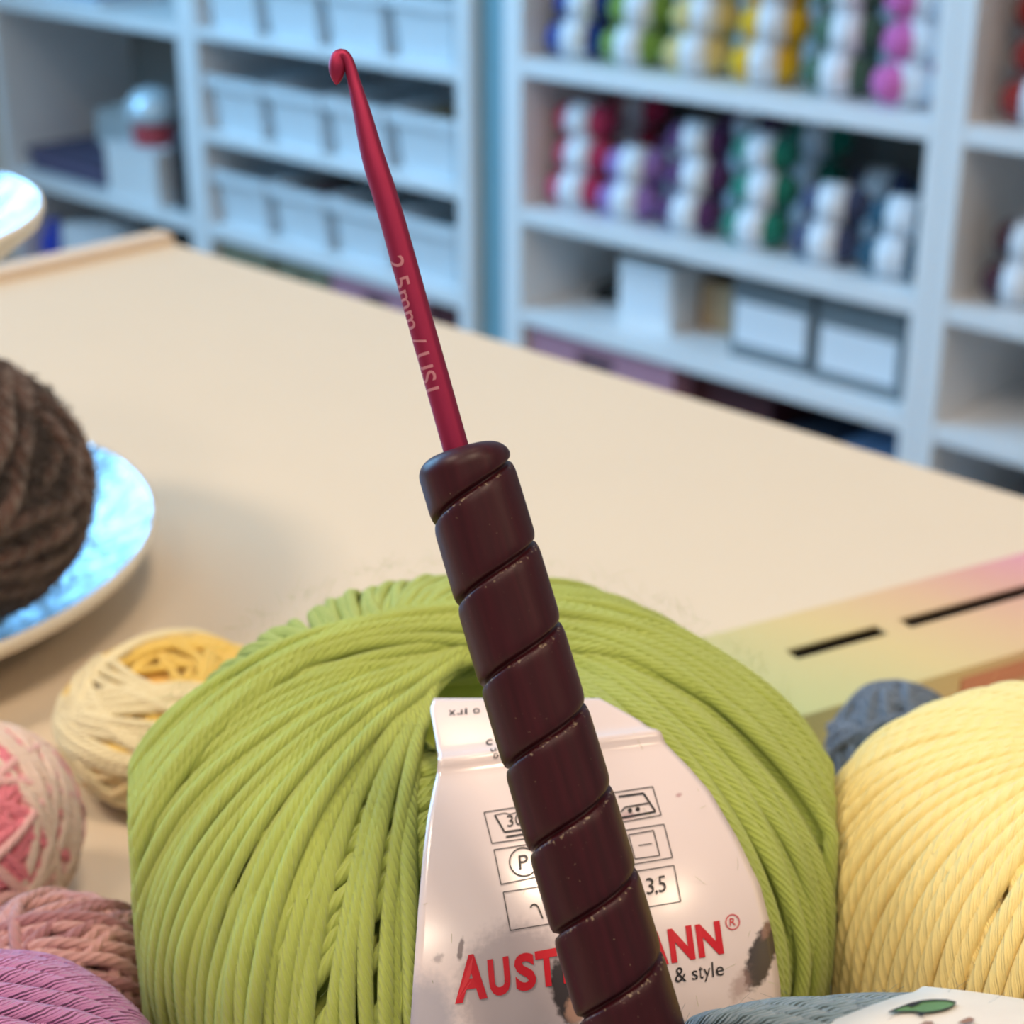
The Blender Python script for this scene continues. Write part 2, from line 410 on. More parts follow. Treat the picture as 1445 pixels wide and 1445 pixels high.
for k, (bx, zb, dy, r, c, lab) in enumerate([
    (3, B2, .052, .036, (96, 74, 40), 'brown ball of yarn in the rightmost bin of the middle row, at its front'),
    (3, B2, .153, .042, (82, 60, 26), 'mustard brown ball of yarn at the back of the rightmost middle-row bin'),
    (1, B2, .06, .034, (62, 70, 92), 'slate blue ball of yarn in the second bin of the middle row'),
    (1, B2, .14, .040, (26, 34, 52), 'dark navy ball of yarn at the back of the second middle-row bin'),
    (2, B2, .11, .036, (92, 112, 122), 'grey-blue ball of yarn in the third bin of the middle row'),
    (1, B3, .06, .036, (88, 62, 58), 'dusty brown ball of yarn in the second bin of the bottom row'),
    (1, B3, .153, .040, (60, 52, 44), 'dark brown ball of yarn at the back of the second bottom-row bin'),
    (2, B3, .12, .038, (70, 82, 84), 'dark grey ball of yarn in the third bin of the bottom row'),
    (3, B3, .12, .038, (74, 84, 88), 'charcoal ball of yarn in the rightmost bin of the bottom row')]):
    lump('yarn_ball', LW(-.615 + .139 * bx + .0, .014 + dy, zb + .0095), r * (1.12 if k in (0, 1, 5, 6) else .93), c, lab, 'yarn ball', .98 if k in (0, 1, 5, 6) else .8, k)

# ------------------------------------------------------------------ balls of yarn on the shelves
M_lab = mat('paper_band', (236, 238, 242), .5, noise=.04, scale=30)
def shelf_ball_meshes():
    """barrel skein, axis along X, lying on z=0; band around the middle"""
    Lh, r = .039, .0285; nx, na = 17, 24
    prof = []
    for i in range(nx):
        x = -Lh + 2 * Lh * i / (nx - 1); q = abs(x) / Lh; rr = r * (1 - q ** 2.6) ** (1 / 2.6) if q < 1 else .004
        prof.append((x, max(rr, .005)))
    V = []; Q = []
    for i, (x, rr) in enumerate(prof):
        for j in range(na):
            a = 2 * math.pi * j / na; k = 1 + (.035 if j % 2 else -.015) * (1 if abs(x) > .012 else .4)
            V.append((x, rr * k * math.cos(a), r + rr * k * math.sin(a)))
    idx = np.arange(nx * na).reshape(nx, na); nxj = np.roll(idx, -1, 1)
    Q = np.stack([idx[:-1], idx[1:], nxj[1:], nxj[:-1]], -1).reshape(-1, 4).tolist()
    Q += [tuple(idx[0]), tuple(idx[-1][::-1])]
    body = MB().add(V, Q).mesh('yarn_body', True)
    b = MB(); n2 = 28; v = []
    for x, rr in ((-.0155, r * 1.0), (-.0155, r * 1.035), (0, r * 1.04), (.0155, r * 1.035), (.0155, r * 1.0)):
        v += [(x, rr * math.cos(2 * math.pi * j / n2), r + rr * math.sin(2 * math.pi * j / n2)) for j in range(n2)]
    f = [(k * n2 + j, k * n2 + (j + 1) % n2, k * n2 + n2 + (j + 1) % n2, k * n2 + n2 + j) for k in range(4) for j in range(n2)]
    return body, b.add(v, f).mesh('paper_band', True)
BODY, BAND = shelf_ball_meshes(); BAND.materials.append(M_lab)
SB = {}
def shelf_ball(x, y, z, color, label, group, yaw=0., tilt=0.):
    key = tuple(color)
    if key not in SB:
        me = BODY.copy(); me.materials.append(mat('yarn_%d_%d_%d' % key, color, .9, noise=.15, scale=90, sheen=.2, bump=.001, bscale=400)); SB[key] = me
    o = link('yarn_ball', SB[key], None, None, LW(x, y, z)); o.scale = (1.06, 1.0, .80); o.rotation_euler = (tilt, 0, Rz + yaw)
    bnd = link('paper_band', BAND, None, o); bnd['label'] = 'white paper band'
    tag(o, label, 'yarn ball', group); return o
SB_Z = 0
def stack(x, zs, color, cname, comp, group, n_up=3, rows=2, color2=None, dx=(0, .004, -.003), step=.0432, yaw=.3):
    tiers = ['bottom front', 'second up, front', 'third up, front']
    btiers = ['bottom back', 'second up, back', 'third up, back']
    ys = [.050, .060, .068]
    for k in range(n_up):
        c = color2 if (color2 and k == n_up - 1) else color
        shelf_ball(x + dx[k % 3], ys[k], zs + .0022 + step * k, c, '%s yarn ball, %s of its stack, %s' % (cname, tiers[k], comp), group, yaw + random.uniform(-.12, .12))
    if rows > 1:
        for k in range(n_up):
            shelf_ball(x + dx[(k + 1) % 3], ys[k] + .105, zs + .0022 + step * k, color, '%s yarn ball, %s of its stack, %s' % (cname, btiers[k], comp), group, yaw + random.uniform(-.12, .12))
up = 'on the upper yarn shelf'; lo_ = 'on the middle yarn shelf'
g1, g2, g3 = 'yarn balls on the upper shelf', 'yarn balls on the middle shelf', 'yarn balls at the right edge'
for x, c, nm in ((.051, (24, 62, 150), 'royal blue'), (.142, (126, 158, 62), 'lime green'), (.240, (228, 200, 128), 'pale yellow'),
                 (.340, (240, 184, 12), 'golden yellow'), (.440, (72, 108, 84), 'dark sage green'), (.531, (222, 108, 176), 'pink')):
    stack(x, Z1, c, nm, up, g1, 3, 2, yaw=.85 if nm == 'pink' else .5)
for x, c, nm, nu in ((.053, (206, 58, 98), 'raspberry red', 3), (.142, (160, 122, 190), 'lilac', 2), (.240, (92, 44, 98), 'plum purple', 3),
                     (.340, (20, 128, 104), 'emerald green', 3), (.440, (66, 74, 108), 'slate blue', 2), (.531, (28, 78, 100), 'petrol blue', 2)):
    stack(x, Z2, c, nm, lo_, g2, nu, 2, yaw=.32)
stack(.686, Z1, (150, 30, 22), 'brick red', 'right of the white post', g3, 3, 1)
stack(.688, Z2, (70, 26, 42), 'dark wine red', 'right of the white post', g3, 2, 1)
for k, (x, z, c, nm, nu) in enumerate(((.782, Z1, (96, 34, 30), 'rust brown', 3), (.787, Z2, (58, 40, 66), 'aubergine', 2))):
    stack(x, z, c, nm, 'far right', g3, nu, 1)

# ------------------------------------------------------------------ boxes on the lower shelves
M_grey = mat('grey_felt', (120, 128, 132), .85, noise=.12, scale=60)
M_kraft = mat('raw_wood', (190, 160, 122), .6, noise=.12, scale=30)
M_card = mat('white_card', (232, 236, 240), .55, noise=.03)
M_dark = mat('dark_void', (26, 24, 24), .7, noise=.1)
def open_box(name, x, y, z, W, D, H, m, label, cat='box', card=None, group=None, lid=False):
    r = empty(name, LW(x, y, z), Rz); t = .004
    b = MB().box(0, W, 0, D, 0, t).box(0, t, 0, D, t, H, .001).box(W - t, W, 0, D, t, H, .001).box(t, W - t, 0, t, t, H, .001).box(t, W - t, D - t, D, t, H, .001)
    b.obj('box_body', m, r)
    if card: MB().box(W * card[0], W * card[1], -.0022, -.0002, H * card[2], H * card[3], .0005).obj('card_front', M_card, r)['label'] = 'large white card on the front'
    if lid: MB().box(-.002, W + .002, -.002, D + .002, H, H + .008, .001).obj('lid', m, r)
    tag(r, label, cat, group); return r
open_box('storage_box', .318, .04, Z3 + .0005, .118, .19, .112, M_grey, 'grey felt box with a white front card, left of two under the green yarn', card=(.06, .94, .17, .64), group='grey boxes on the lower shelf')
open_box('storage_box', .446, .035, Z3 + .0005, .118, .19, .113, M_grey, 'grey felt box with a white front card, beside the white post', card=(.06, .94, .14, .61), group='grey boxes on the lower shelf')
open_box('magazine_box', .128, .05, Z3 + .0005, .088, .20, .085, M_white, 'small white box on the lower shelf left of a raw wood box', card=(.08, .92, .2, .92))
open_box('wooden_box', .222, .10, Z3 + .0005, .075, .15, .062, M_kraft, 'raw wooden box between the small white box and grey felt box')
hp = MB()
hp.prism([(0, 0), (.075, .01), (.082, .06), (.05, .075), (.01, .05)], 0, .02, .8).prism([(.02, .015), (.06, .02), (.055, .055), (.025, .05)], .02, .034, .7)
tag(hp.obj('folded_gloves', mat('black_knit', (34, 38, 38), .9, noise=.2), None, LW(.035, .10, Z3 + .0005), Rz), 'black folded knit lying at the left end of the lower shelf', 'gloves')
def drawer_box(x, z1, W, H, m, label, slot=True, y=.012, group=None):
    r = empty('drawer_box', LW(x, y, z1 - H), Rz)
    b = MB(); D = .262 - y
    if slot:
        sx0, sx1, sz0, sz1 = W * .34, W * .60, H - .029, H - .013
        b.box(0, sx0, 0, .005, 0, H).box(sx1, W, 0, .005, 0, H).box(sx0, sx1, 0, .005, 0, sz0).box(sx0, sx1, 0, .005, sz1, H)
    else: b.box(0, W, 0, .005, 0, H)
    b.box(0, .005, .005, D, 0, H).box(W - .005, W, .005, D, 0, H).box(0, W, D, D + .005, 0, H).box(.005, W - .005, .005, D, 0, .005)
    b.obj('box_body', m, r)
    MB().box(-.0015, W + .0015, -.0015, D + .006, H, H + .006, .001).obj('lid', m, r)
    if slot: MB().box(sx0 - .004, sx1 + .004, .0055, .008, sz0 - .003, sz1 + .003).obj('slot_shade', M_dark, r)  # dark sheet behind the opening stands in for the shade inside the box
    tag(r, label, 'box', group); return r
M_pink = mat('pink_card', (186, 134, 150), .6, noise=.05)
M_maroon = mat('maroon_card', (78, 34, 40), .6, noise=.08)
M_olive = mat('olive_card', (134, 130, 106), .6, noise=.08)
drawer_box(.006, za(-.700), .247, .158 - .008, M_pink, 'dusty pink box with a dark handle slot under the yarn shelves')
drawer_box(.26, za(-.706), .118, .145, M_maroon, 'dark maroon box right of the dusty pink box', slot=False, y=.05)
drawer_box(-.405, za(-.706), .205, .145, M_pink, 'dusty pink box with a dark slot under the white bins')
drawer_box(-.196, za(-.71), .074, .14, M_maroon, 'narrow dark maroon box under the rightmost white bins', slot=False, y=.02)
drawer_box(-.675, za(-.706), .125, .145, M_olive, 'olive grey box at the left end under the bins', slot=False)
drawer_box(-.535, za(-.712), .122, .14, M_olive, 'olive grey box with a black slot under the bins', slot=True)
M_navy = mat('navy_fabric', (52, 62, 78), .85, noise=.2)
M_lblue = mat('light_blue_fabric', (126, 160, 200), .85, noise=.12, bump=.003, bscale=60)
def folded(name, x, y, z, W, D, cols, label, cat, th=.012):
    r = empty(name, LW(x, y, z), Rz)
    for k, m in enumerate(cols):
        j = random.uniform(-.004, .004)
        MB().box(j, W + j, j, D + j, k * th + .0002, (k + 1) * th - .0002, th * .35).obj('fold', m, r)
    tag(r, label, cat); return r
folded('folded_fabric', .395, .03, Z4 + .0005, .07, .2, [M_navy] * 9, 'dark navy folded fabric pile on the lowest visible shelf', 'fabric')
folded('folded_fabric', .470, .02, Z4 + .0005, .112, .2, [M_navy, M_lblue, M_navy, M_lblue, M_lblue, M_lblue, M_lblue, M_lblue, M_lblue], 'light blue folded fabric pile beside the white post, lowest shelf', 'fabric')
folded('folded_fabric', .72, .03, Z4 + .0005, .09, .2, [M_card, M_lblue, M_card, M_card, M_card, M_lblue, M_card, M_lblue, M_card], 'white and pale blue folded fabric low at the right edge', 'fabric')
folded('folded_fabric', .82, .02, Z4 + .0005, .1, .2, [mat('mint_fabric', (150, 205, 190), .85)] * 10, 'mint green folded fabric pile in the lower right corner shelf', 'fabric')

# far-left bay
M_plum = mat('plum_fabric', (84, 78, 104), .9, noise=.25, scale=30)
M_mauve2 = mat('mauve_fabric', (120, 110, 140), .9, noise=.2, scale=30)
folded('folded_fabric', -1.262, .03, L2 + .0005, .235, .2, [M_plum, M_mauve2, M_plum], 'flat pile of purple grey folded fabric on the far left shelf', 'fabric', .013)
M_gray_p = mat('grey_paper', (196, 204, 204), .7, noise=.08)
bag = MB(); bag.prism([(0, 0), (.20, 0), (.20, .09), (0, .09)], 0, .060, .96)
bag.add([(0, .03, .060), (.2, .03, .060), (.2, .09, .060), (0, .09, .060), (.09, .05, .085), (.19, .05, .105), (.19, .08, .105), (.09, .08, .085)],
        [(0, 3, 2, 1), (4, 5, 6, 7), (0, 1, 5, 4), (1, 2, 6, 5), (2, 3, 7, 6), (3, 0, 4, 7)])
tag(bag.obj('paper_bag', M_gray_p, None, LW(-1.20, .135, L2 + .0415), Rz), 'grey white paper bag standing behind the purple folded fabric', 'bag')
wb = open_box('storage_box', -.985, .012, L2 + .0005, .145, .13, .082, M_white, 'white cardboard box at the right end of the far left shelf', lid=True)
tub = empty('dispenser_tub', LW(-.905, .06, L2 + .093), Rz)
MB().lathe([(0, 0), (.034, 0), (.036, .004), (.036, .035), (.034, .037), (0, .037)], 28).obj('tub_body', mat('red_white_print', (190, 70, 78), .4, noise=.1), tub, smooth=True)
MB().lathe([(.036, .0372), (.044, .038), (.046, .05), (.041, .072), (.025, .088), (0, .093)], 28).obj('dome_lid', mat('clear_lid', (215, 235, 245), .12, metal=.2, coat=.8), tub, smooth=True)
tag(tub, 'small red and white tub with a shiny domed lid on a white box', 'tub')
jar = empty('dark_jar', LW(-.80, .06, L2 + .0005), Rz)
MB().lathe([(0, 0), (.032, 0), (.034, .004), (.034, .12), (.028, .13), (0, .13)], 24).obj('jar_body', mat('black_plastic', (22, 34, 44), .3), jar, smooth=True)
MB().lathe([(0, .1302), (.03, .1302), (.03, .15), (.027, .153), (0, .153)], 24).obj('jar_lid', mat('black_plastic2', (30, 30, 34), .35), jar, smooth=True)
tag(jar, 'black jar beside the white box against the shelf post', 'jar')
for k, (x, c) in enumerate(((-.985, (126, 128, 146)), (-.93, (96, 98, 118)), (-.875, (140, 138, 158)), (-.82, (88, 84, 102)))):
    o = empty('hanging_skein', LW(x, .245, L1 - .0205), Rz)
    MB().lathe([(0, -.15), (.014, -.146), (.022, -.11), (.02, -.05), (.01, -.022), (0, -.02)], 16).obj('skein_body', mat('skein_%d' % k, c, .9, noise=.2), o, smooth=True)
    MB().lathe([(0, -.022), (.002, -.021), (.002, 0), (0, 0)], 8).obj('loop', M_card, o)
    tag(o, '%s grey skein hanging in the far left shelf, %s' % (['light', 'dark', 'pale lilac', 'charcoal'][k], ['leftmost', 'second along', 'third along', 'nearest the post'][k]), 'skein', 'hanging skeins')
folded('book_stack', -1.19, .03, L1 + .0005, .19, .2, [M_card, M_lblue, M_card], 'pale stack lying on the top visible shelf at far left', 'stack')
bb = MB().lathe([(0, 0), (.026, 0), (.028, .004), (.028, .09), (.014, .11), (.012, .125), (0, .125)], 20)
tag(bb.obj('bottle', mat('blue_plastic', (24, 62, 190), .35), None, LW(-1.235, .05, za(-.895)), Rz, True), 'blue bottle in the dark space under the far left shelf', 'bottle')
cr = MB().box(0, .38, 0, .25, 0, za(-.895) - .0815, .003)
tag(cr.obj('crate', mat('dark_crate', (48, 50, 54), .7), None, LW(-1.27, .012, .081), Rz), 'dark grey crate under the far left shelf', 'crate')
pb = MB(); pb.add([(0, 0, 0), (.10, 0, 0), (.16, .05, .10), (.09, .06, .135), (0, .01, .125), (0, .03, 0), (.10, .05, 0), (.16, .09, .10), (.09, .1, .135), (0, .05, .125)],
       [(0, 1, 2, 3, 4), (9, 8, 7, 6, 5), (0, 5, 6, 1), (1, 6, 7, 2), (2, 7, 8, 3), (3, 8, 9, 4), (4, 9, 5, 0)])
tag(pb.obj('paper_sheet_bundle', M_card, None, LW(-1.195, .03, za(-.894)), Rz), 'white folded paper bundle beside the blue bottle', 'paper')

# ------------------------------------------------------------------ table
M_table = mat('table_laminate', (213, 196, 172), .42, noise=.02, scale=25, bump=.00003, bscale=900)
M_lip = mat('table_edge_wood', (216, 198, 178), .5, noise=.06, scale=60)
tb = empty('counter_table', LW(1.0, -2.05, 0), Rz)
tag(tb, 'cream topped counter table with a raised wooden edge strip', 'table')
MB().box(0, 1.35, 0, .81, TABLE_Z - .03, TABLE_Z, .0015).obj('tabletop', M_table, tb)
MB().box(-.0085, .0008, 0, .81, TABLE_Z - .03, TABLE_Z + .0035, .001).obj('edge_strip', M_lip, tb)
MB().box(.05, 1.3, .04, .77, .08, TABLE_Z - .0302).obj('base_cabinet', M_white, tb)
MB().box(.08, 1.27, .07, .74, 0, .0798).obj('plinth', M_dark, tb)

# ------------------------------------------------------------------ two-tier stand with pearly plates
def pearl():
    m = mat('pearl_glaze', (158, 180, 198), .22, metal=.6, noise=.06, scale=60, bump=.0045, bscale=75, coat=.4)
    return m
M_plate = pearl(); M_cer = mat('cream_ceramic', (228, 218, 200), .3, noise=.03)
st = empty('tiered_stand', (-.148, .326, TABLE_Z))
def plate(name, R, z0, hole=False):
    und = [(0, z0), (R * .45, z0), (R * .5, z0 + .001), (R * .8, z0 + .0035), (R * .985, z0 + .0115), (R, z0 + .0135), (R * .996, z0 + .0147), (R * .985, z0 + .0148)]
    top = [(R * .985, z0 + .0148), (R * .93, z0 + .0125), (R * .82, z0 + .0085), (R * .6, z0 + .0048), (R * .3, z0 + .004), (0, z0 + .004)]
    o = MB().lathe(und, 96).obj(name, M_cer, st, smooth=True)
    f = MB().lathe(top, 96).obj('glazed_face', M_plate, o, smooth=True); f['label'] = 'hammered pearly blue glaze'
plate('lower_plate', .0725, .0012); plate('upper_plate', .0560, .0690)
MB().lathe([(0, .0003), (.033, .0003), (.033, .0012), (0, .0012)], 40).obj('foot_ring', M_cer, st)
MB().lathe([(0, .0055), (.008, .0055), (.0045, .011), (.004, .055), (.006, .0662), (.009, .0687), (0, .0687)], 24).obj('post', M_cer, st, smooth=True)
MB().lathe([(0, .0733), (.006, .0733), (.003, .085), (.0028, .105), (.007, .112), (.006, .12), (0, .124)], 24).obj('knob', M_cer, st, smooth=True)
tag(st, 'two-tier cream plate stand with pearly blue glazed plates at left', 'plate stand')

# ------------------------------------------------------------------ balls: positions
G = Ball((-.0040, .1885, TABLE_Z + .0324), .0470, .0306, 2.2, .0045, .0125, rot=(math.radians(9), math.radians(2), 0))
Yb = Ball((.0770, .1790, TABLE_Z + .0280), .0384, .0266, 2.5, .003, .010, rot=(math.radians(-8), math.radians(2), 0))
SK = Ball((.0530, .1000, TABLE_Z + .0330), .0325, .0560, 2.5, .002, .008, rot=(0, math.radians(90), math.radians(-24)))
PK = Ball((-.0815, .2200, TABLE_Z + .0155), .0148, .0140, 2.1, .001, .004, rot=(.5, .6, 0))
MV = Ball((-.0590, .1780, TABLE_Z + .0152), .0143, .0138, 2.1, .001, .004, rot=(1.1, .3, .4))
PU = Ball((-.0600, .1425, TABLE_Z + .0225), .0228, .0225, 2.2, .001, .004, rot=(.5, -1.0, .3))
LY = Ball((-.0600, .2590, TABLE_Z + .0118), .0175, .0098, 2.2, .001, .005, rot=(.12, -.1, 0))
BL = Ball((.0650, .2480, TABLE_Z + .0112), .0100, .0098, 2.1, .001, .004, rot=(.3, 1.0, 0))
contact(G, Yb); contact(G, MV); contact(MV, PU)

# ---- green ball
sr = .00098
M_green = yarn_mat('lime_yarn', (190, 205, 98), .78, 9, .2, sheen=.2)
D2R = math.radians
G.dent, G.rh = .028, .0100
parts = [G.core(.0042, 64, 60)]; G.dent, G.rh = .013, .0105
t_full = np.linspace(-D2R(150), D2R(150), 150)
n0 = 144
ph = np.linspace(0, 2 * np.pi, n0, endpoint=False) + rng.normal(0, .02, n0)
parts.append(G.strands(ph, rng.uniform(D2R(10), D2R(17), n0), np.linspace(-D2R(128), D2R(8), 130), sr, -.0018, .3)); G.dent, G.rh = .0045, .0125
# strands that come up the left and front-left, pass close behind the hole and drop away on the right
nL = 33
ph = np.linspace(D2R(101), D2R(174), nL) + rng.normal(0, .010, nL)
k_ = np.clip((D2R(172) - ph) / D2R(86), 0, 1)
th = D2R(6.5) + D2R(2.5) * k_ ** 1.4 + rng.uniform(0, D2R(2.5), nL)
t_ = np.linspace(-D2R(34), D2R(128), 160)
parts.append(G.strands(ph, th, t_, sr * rng.uniform(.94, 1.06, (nL, 1)), (k_ * .0002 - .0009 + rng.uniform(-.0005, .0005, nL))[:, None] - .0022 * np.clip(-t_ / D2R(30), 0, 1)[None], .45))
# strands that leave the hole to the right and the front-right
nR = 38
ph = np.linspace(D2R(-6), D2R(76), nR) + rng.normal(0, .014, nR)
k_ = np.clip((ph - D2R(-4)) / D2R(92), 0, 1)
th = D2R(9) + D2R(2) * k_ ** 1.5 + rng.uniform(0, D2R(3), nR)
t_ = np.linspace(-D2R(128), D2R(22), 150)
parts.append(G.strands(ph, th, t_, sr * rng.uniform(.94, 1.06, (nR, 1)), (k_ * .0004 - .0009 + rng.uniform(-.0005, .0005, nR))[:, None] - .0022 * np.clip(t_ / D2R(20), 0, 1)[None], .45))
# the outer bundle that arches over behind the hole
nA = 26
f_ = rng.random(nA)
ph = D2R(94) + rng.normal(0, D2R(4), nA) + (f_ - .5) * D2R(14)
th = D2R(10.5) + D2R(6.5) * f_
parts.append(G.strands(ph, th, np.linspace(-D2R(122), D2R(122), 200), sr, .0003 + rng.uniform(0, .0010, nA), .4, lat=.8, tw=D2R(15)))
green = ball_object('yarn_ball', parts, M_green, G)
tag(green, 'large lime green ball of yarn with a printed white paper band', 'yarn ball')
v, q, u, _ = fuzz(G, 1500, .0028, .000016, -.5, .0012)
tag(child_mesh('loose_fibres', v, q, u, None, M_green, green), kind='stuff')

# ---- its paper band, lying on the front of the ball
Lp = np.array([(612, 985), (607, 1000), (614, 1040), (620, 1076), (611, 1115), (603, 1155), (597, 1205), (590, 1285), (584, 1370), (579, 1445), (577, 1500), (578, 1545)], float)
Rp = np.array([(846, 985), (868, 997), (905, 1018), (936, 1046), (972, 1082), (1003, 1118), (1041, 1183), (1073, 1250), (1091, 1320), (1101, 1390), (1105, 1450), (1106, 1500)], float)
def resample(P, n):
    d = np.r_[0, np.cumsum(np.linalg.norm(np.diff(P, axis=0), axis=1))]; s = np.linspace(0, d[-1], n)
    return np.stack([np.interp(s, d, P[:, 0]), np.interp(s, d, P[:, 1])], -1)
nv_, nu_ = 90, 40
Ls, Rs = resample(Lp, nv_), resample(Rp, nv_)
uu = np.linspace(0, 1, nu_)
PX = Ls[:, None] * (1 - uu[None, :, None]) + Rs[:, None] * uu[None, :, None]
LIFT = .0026
def on_label(px, py, extra=0.): return G.hit(px, py, LIFT + extra)
LV = on_label(PX[..., 0], PX[..., 1])
# creases: two soft ridges across the paper
ctr = np.array([0, 0, 1.])
def crease(py, px): 
    e = (py + .13 * (px - 620)); return .0009 * np.exp(-((e - 1076) / 9) ** 2)
nrm_l = LV - G.o; nrm_l /= np.linalg.norm(nrm_l, axis=-1, keepdims=True)
LV = LV + nrm_l * crease(PX[..., 1], PX[..., 0])[..., None]
# tuck the top end down into the hole
tuck = np.stack([LV[0] + np.array([0, .0015, -.002 - .0035 * k]) * (k * .6 + .4) for k in (3, 2, 1)])
LV2 = np.concatenate([tuck, LV]); PX2 = np.concatenate([np.repeat(PX[:1], 3, 0), PX])
n_r = len(LV2); idx = np.arange(n_r * nu_).reshape(n_r, nu_)
Qf = np.stack([idx[:-1, :-1], idx[1:, :-1], idx[1:, 1:], idx[:-1, 1:]], -1).reshape(-1, 4)
back = LV2 - np.concatenate([np.repeat(nrm_l[:1], 3, 0), nrm_l]) * .00022
o2 = n_r * nu_
Qb = Qf[:, ::-1] + o2
rimi = np.r_[idx[0], idx[1:, -1], idx[-1, -2::-1], idx[-2:0:-1, 0]]; rj = np.roll(rimi, -1)
Qr = np.stack([rimi, rj, rj + o2, rimi + o2], -1)
Vall = np.concatenate([LV2.reshape(-1, 3), back.reshape(-1, 3)]); Qall = np.concatenate([Qf, Qb, Qr])
uvv = np.concatenate([PX2.reshape(-1, 2), PX2.reshape(-1, 2)]); uvv = np.stack([uvv[:, 0] / 1445, 1 - uvv[:, 1] / 1445], -1)
def label_mat():
    m = bpy.data.materials.new('printed_label_paper'); m.use_nodes = True; nt = m.node_tree; N = nt.nodes; L = nt.links
    b = N['Principled BSDF']; b.inputs['Roughness'].default_value = .20; b.inputs['Specular IOR Level'].default_value = .5
    b.inputs['Coat Weight'].default_value = .5; b.inputs['Coat Roughness'].default_value = .16
    uv = N.new('ShaderNodeUVMap')
    nz = N.new('ShaderNodeTexNoise'); nz.inputs['Scale'].default_value = 160; nz.inputs['Detail'].default_value = 5; L.new(uv.outputs[0], nz.inputs[0])
    nb = N.new('ShaderNodeTexNoise'); nb.inputs['Scale'].default_value = 1100; nb.inputs['Detail'].default_value = 2; L.new(uv.outputs[0], nb.inputs[0])
    rgb = N.new('ShaderNodeRGB'); rgb.outputs[0].default_value = lin((226, 210, 208)); cur = rgb.outputs[0]
    def blot(cx, cy, rx, ry, ang, color, amt, edge=.45, rough=.7):
        nonlocal cur
        mp = N.new('ShaderNodeMapping'); mp.vector_type = 'TEXTURE'
        mp.inputs['Location'].default_value = (cx / 1445, 1 - cy / 1445, 0); mp.inputs['Rotation'].default_value = (0, 0, math.radians(ang))
        mp.inputs['Scale'].default_value = (rx / 1445, ry / 1445, 1); L.new(uv.outputs[0], mp.inputs[0])
        ln = N.new('ShaderNodeVectorMath'); ln.operation = 'LENGTH'; L.new(mp.outputs[0], ln.inputs[0])
        ad = N.new('ShaderNodeMath'); ad.operation = 'MULTIPLY_ADD'; L.new(nz.outputs['Fac'], ad.inputs[0]); ad.inputs[1].default_value = rough; L.new(ln.outputs['Value'], ad.inputs[2])
        mr = N.new('ShaderNodeMapRange'); mr.interpolation_type = 'SMOOTHSTEP'; L.new(ad.outputs[0], mr.inputs[0])
        mr.inputs[1].default_value = 1 + rough * .5; mr.inputs[2].default_value = 1 + rough * .5 - edge * 1.0; mr.inputs[3].default_value = 0; mr.inputs[4].default_value = amt
        mx = N.new('ShaderNodeMix'); mx.data_type = 'RGBA'; L.new(mr.outputs[0], mx.inputs['Factor']); L.new(cur, mx.inputs['A']); mx.inputs['B'].default_value = lin(color); cur = mx.outputs['Result']
    blot(735, 1400, 105, 115, 0, (165, 152, 156), .75, .35, .3)      # printed picture, grey tones
    blot(600, 1440, 60, 90, 0, (150, 150, 165), .75, .6, .3)
    blot(800, 1400, 26, 60, 14, (48, 44, 46), .95, .35, .5)
    blot(812, 1425, 18, 26, 0, (176, 138, 120), .9, .5, .6)
    blot(1074, 1350, 21, 58, -18, (52, 44, 50), .97, .3, .7)
    blot(1046, 1390, 18, 34, -25, (160, 128, 120), .6, .7, .9)
    blot(1082, 1312, 8, 20, -25, (150, 110, 108), .7, .6, .9)
    blot(650, 1340, 5, 22, -8, (92, 74, 78), .8, .5, .8)
    blot(618, 1352, 12, 8, 40, (120, 105, 112), .6, .7, 1.2)
    blot(884, 1152, 18, 8, 10, (150, 95, 105), .55, .7, 1.2)
    blot(958, 1122, 7, 4, 10, (176, 130, 134), .7, .6, 1.2)
    L.new(cur, b.inputs['Base Color'])
    bp = N.new('ShaderNodeBump'); bp.inputs['Distance'].default_value = .00002; bp.inputs['Strength'].default_value = .5
    L.new(nb.outputs['Fac'], bp.inputs['Height']); L.new(bp.outputs[0], b.inputs['Normal'])
    return m
band = child_mesh('label_band', Vall, Qall, uvv[Qall.ravel()], None, label_mat(), green)
band['label'] = 'white printed paper band'

# printed words and signs on the band
M_red = mat('red_ink', (196, 16, 36), .4, noise=.03); M_ink = mat('black_ink', (32, 26, 28), .45, noise=.03)
def glyphs(text, bold=0.):
    cu = bpy.data.curves.new('t', 'FONT'); cu.body = text; cu.offset = bold; cu.resolution_u = 4
    o = bpy.data.objects.new('t', cu); COL.objects.link(o); dg = bpy.context.evaluated_depsgraph_get(); dg.update()
    me = bpy.data.meshes.new_from_object(o.evaluated_get(dg))
    V = np.array([v.co[:2] for v in me.vertices]) if len(me.vertices) else np.zeros((0, 2)); Fc = [tuple(p.vertices) for p in me.polygons]
    bpy.data.objects.remove(o); bpy.data.curves.remove(cu); bpy.data.meshes.remove(me)
    return V, Fc
def sliced(V, Fc, n=10):
    import bmesh
    bm = bmesh.new(); vs = [bm.verts.new((x, y, 0)) for x, y in V]
    for f in Fc:
        try: bm.faces.new([vs[i] for i in f])
        except ValueError: pass
    y0, y1 = V[:, 1].min(), V[:, 1].max()
    for k in range(1, n):
        bmesh.ops.bisect_plane(bm, geom=bm.verts[:] + bm.edges[:] + bm.faces[:], plane_co=(0, y0 + (y1 - y0) * k / n, 0), plane_no=(0, 1, 0))
    bm.verts.index_update(); out = np.array([v.co[:2] for v in bm.verts]), [tuple(v.index for v in f.verts) for f in bm.faces]; bm.free(); return out
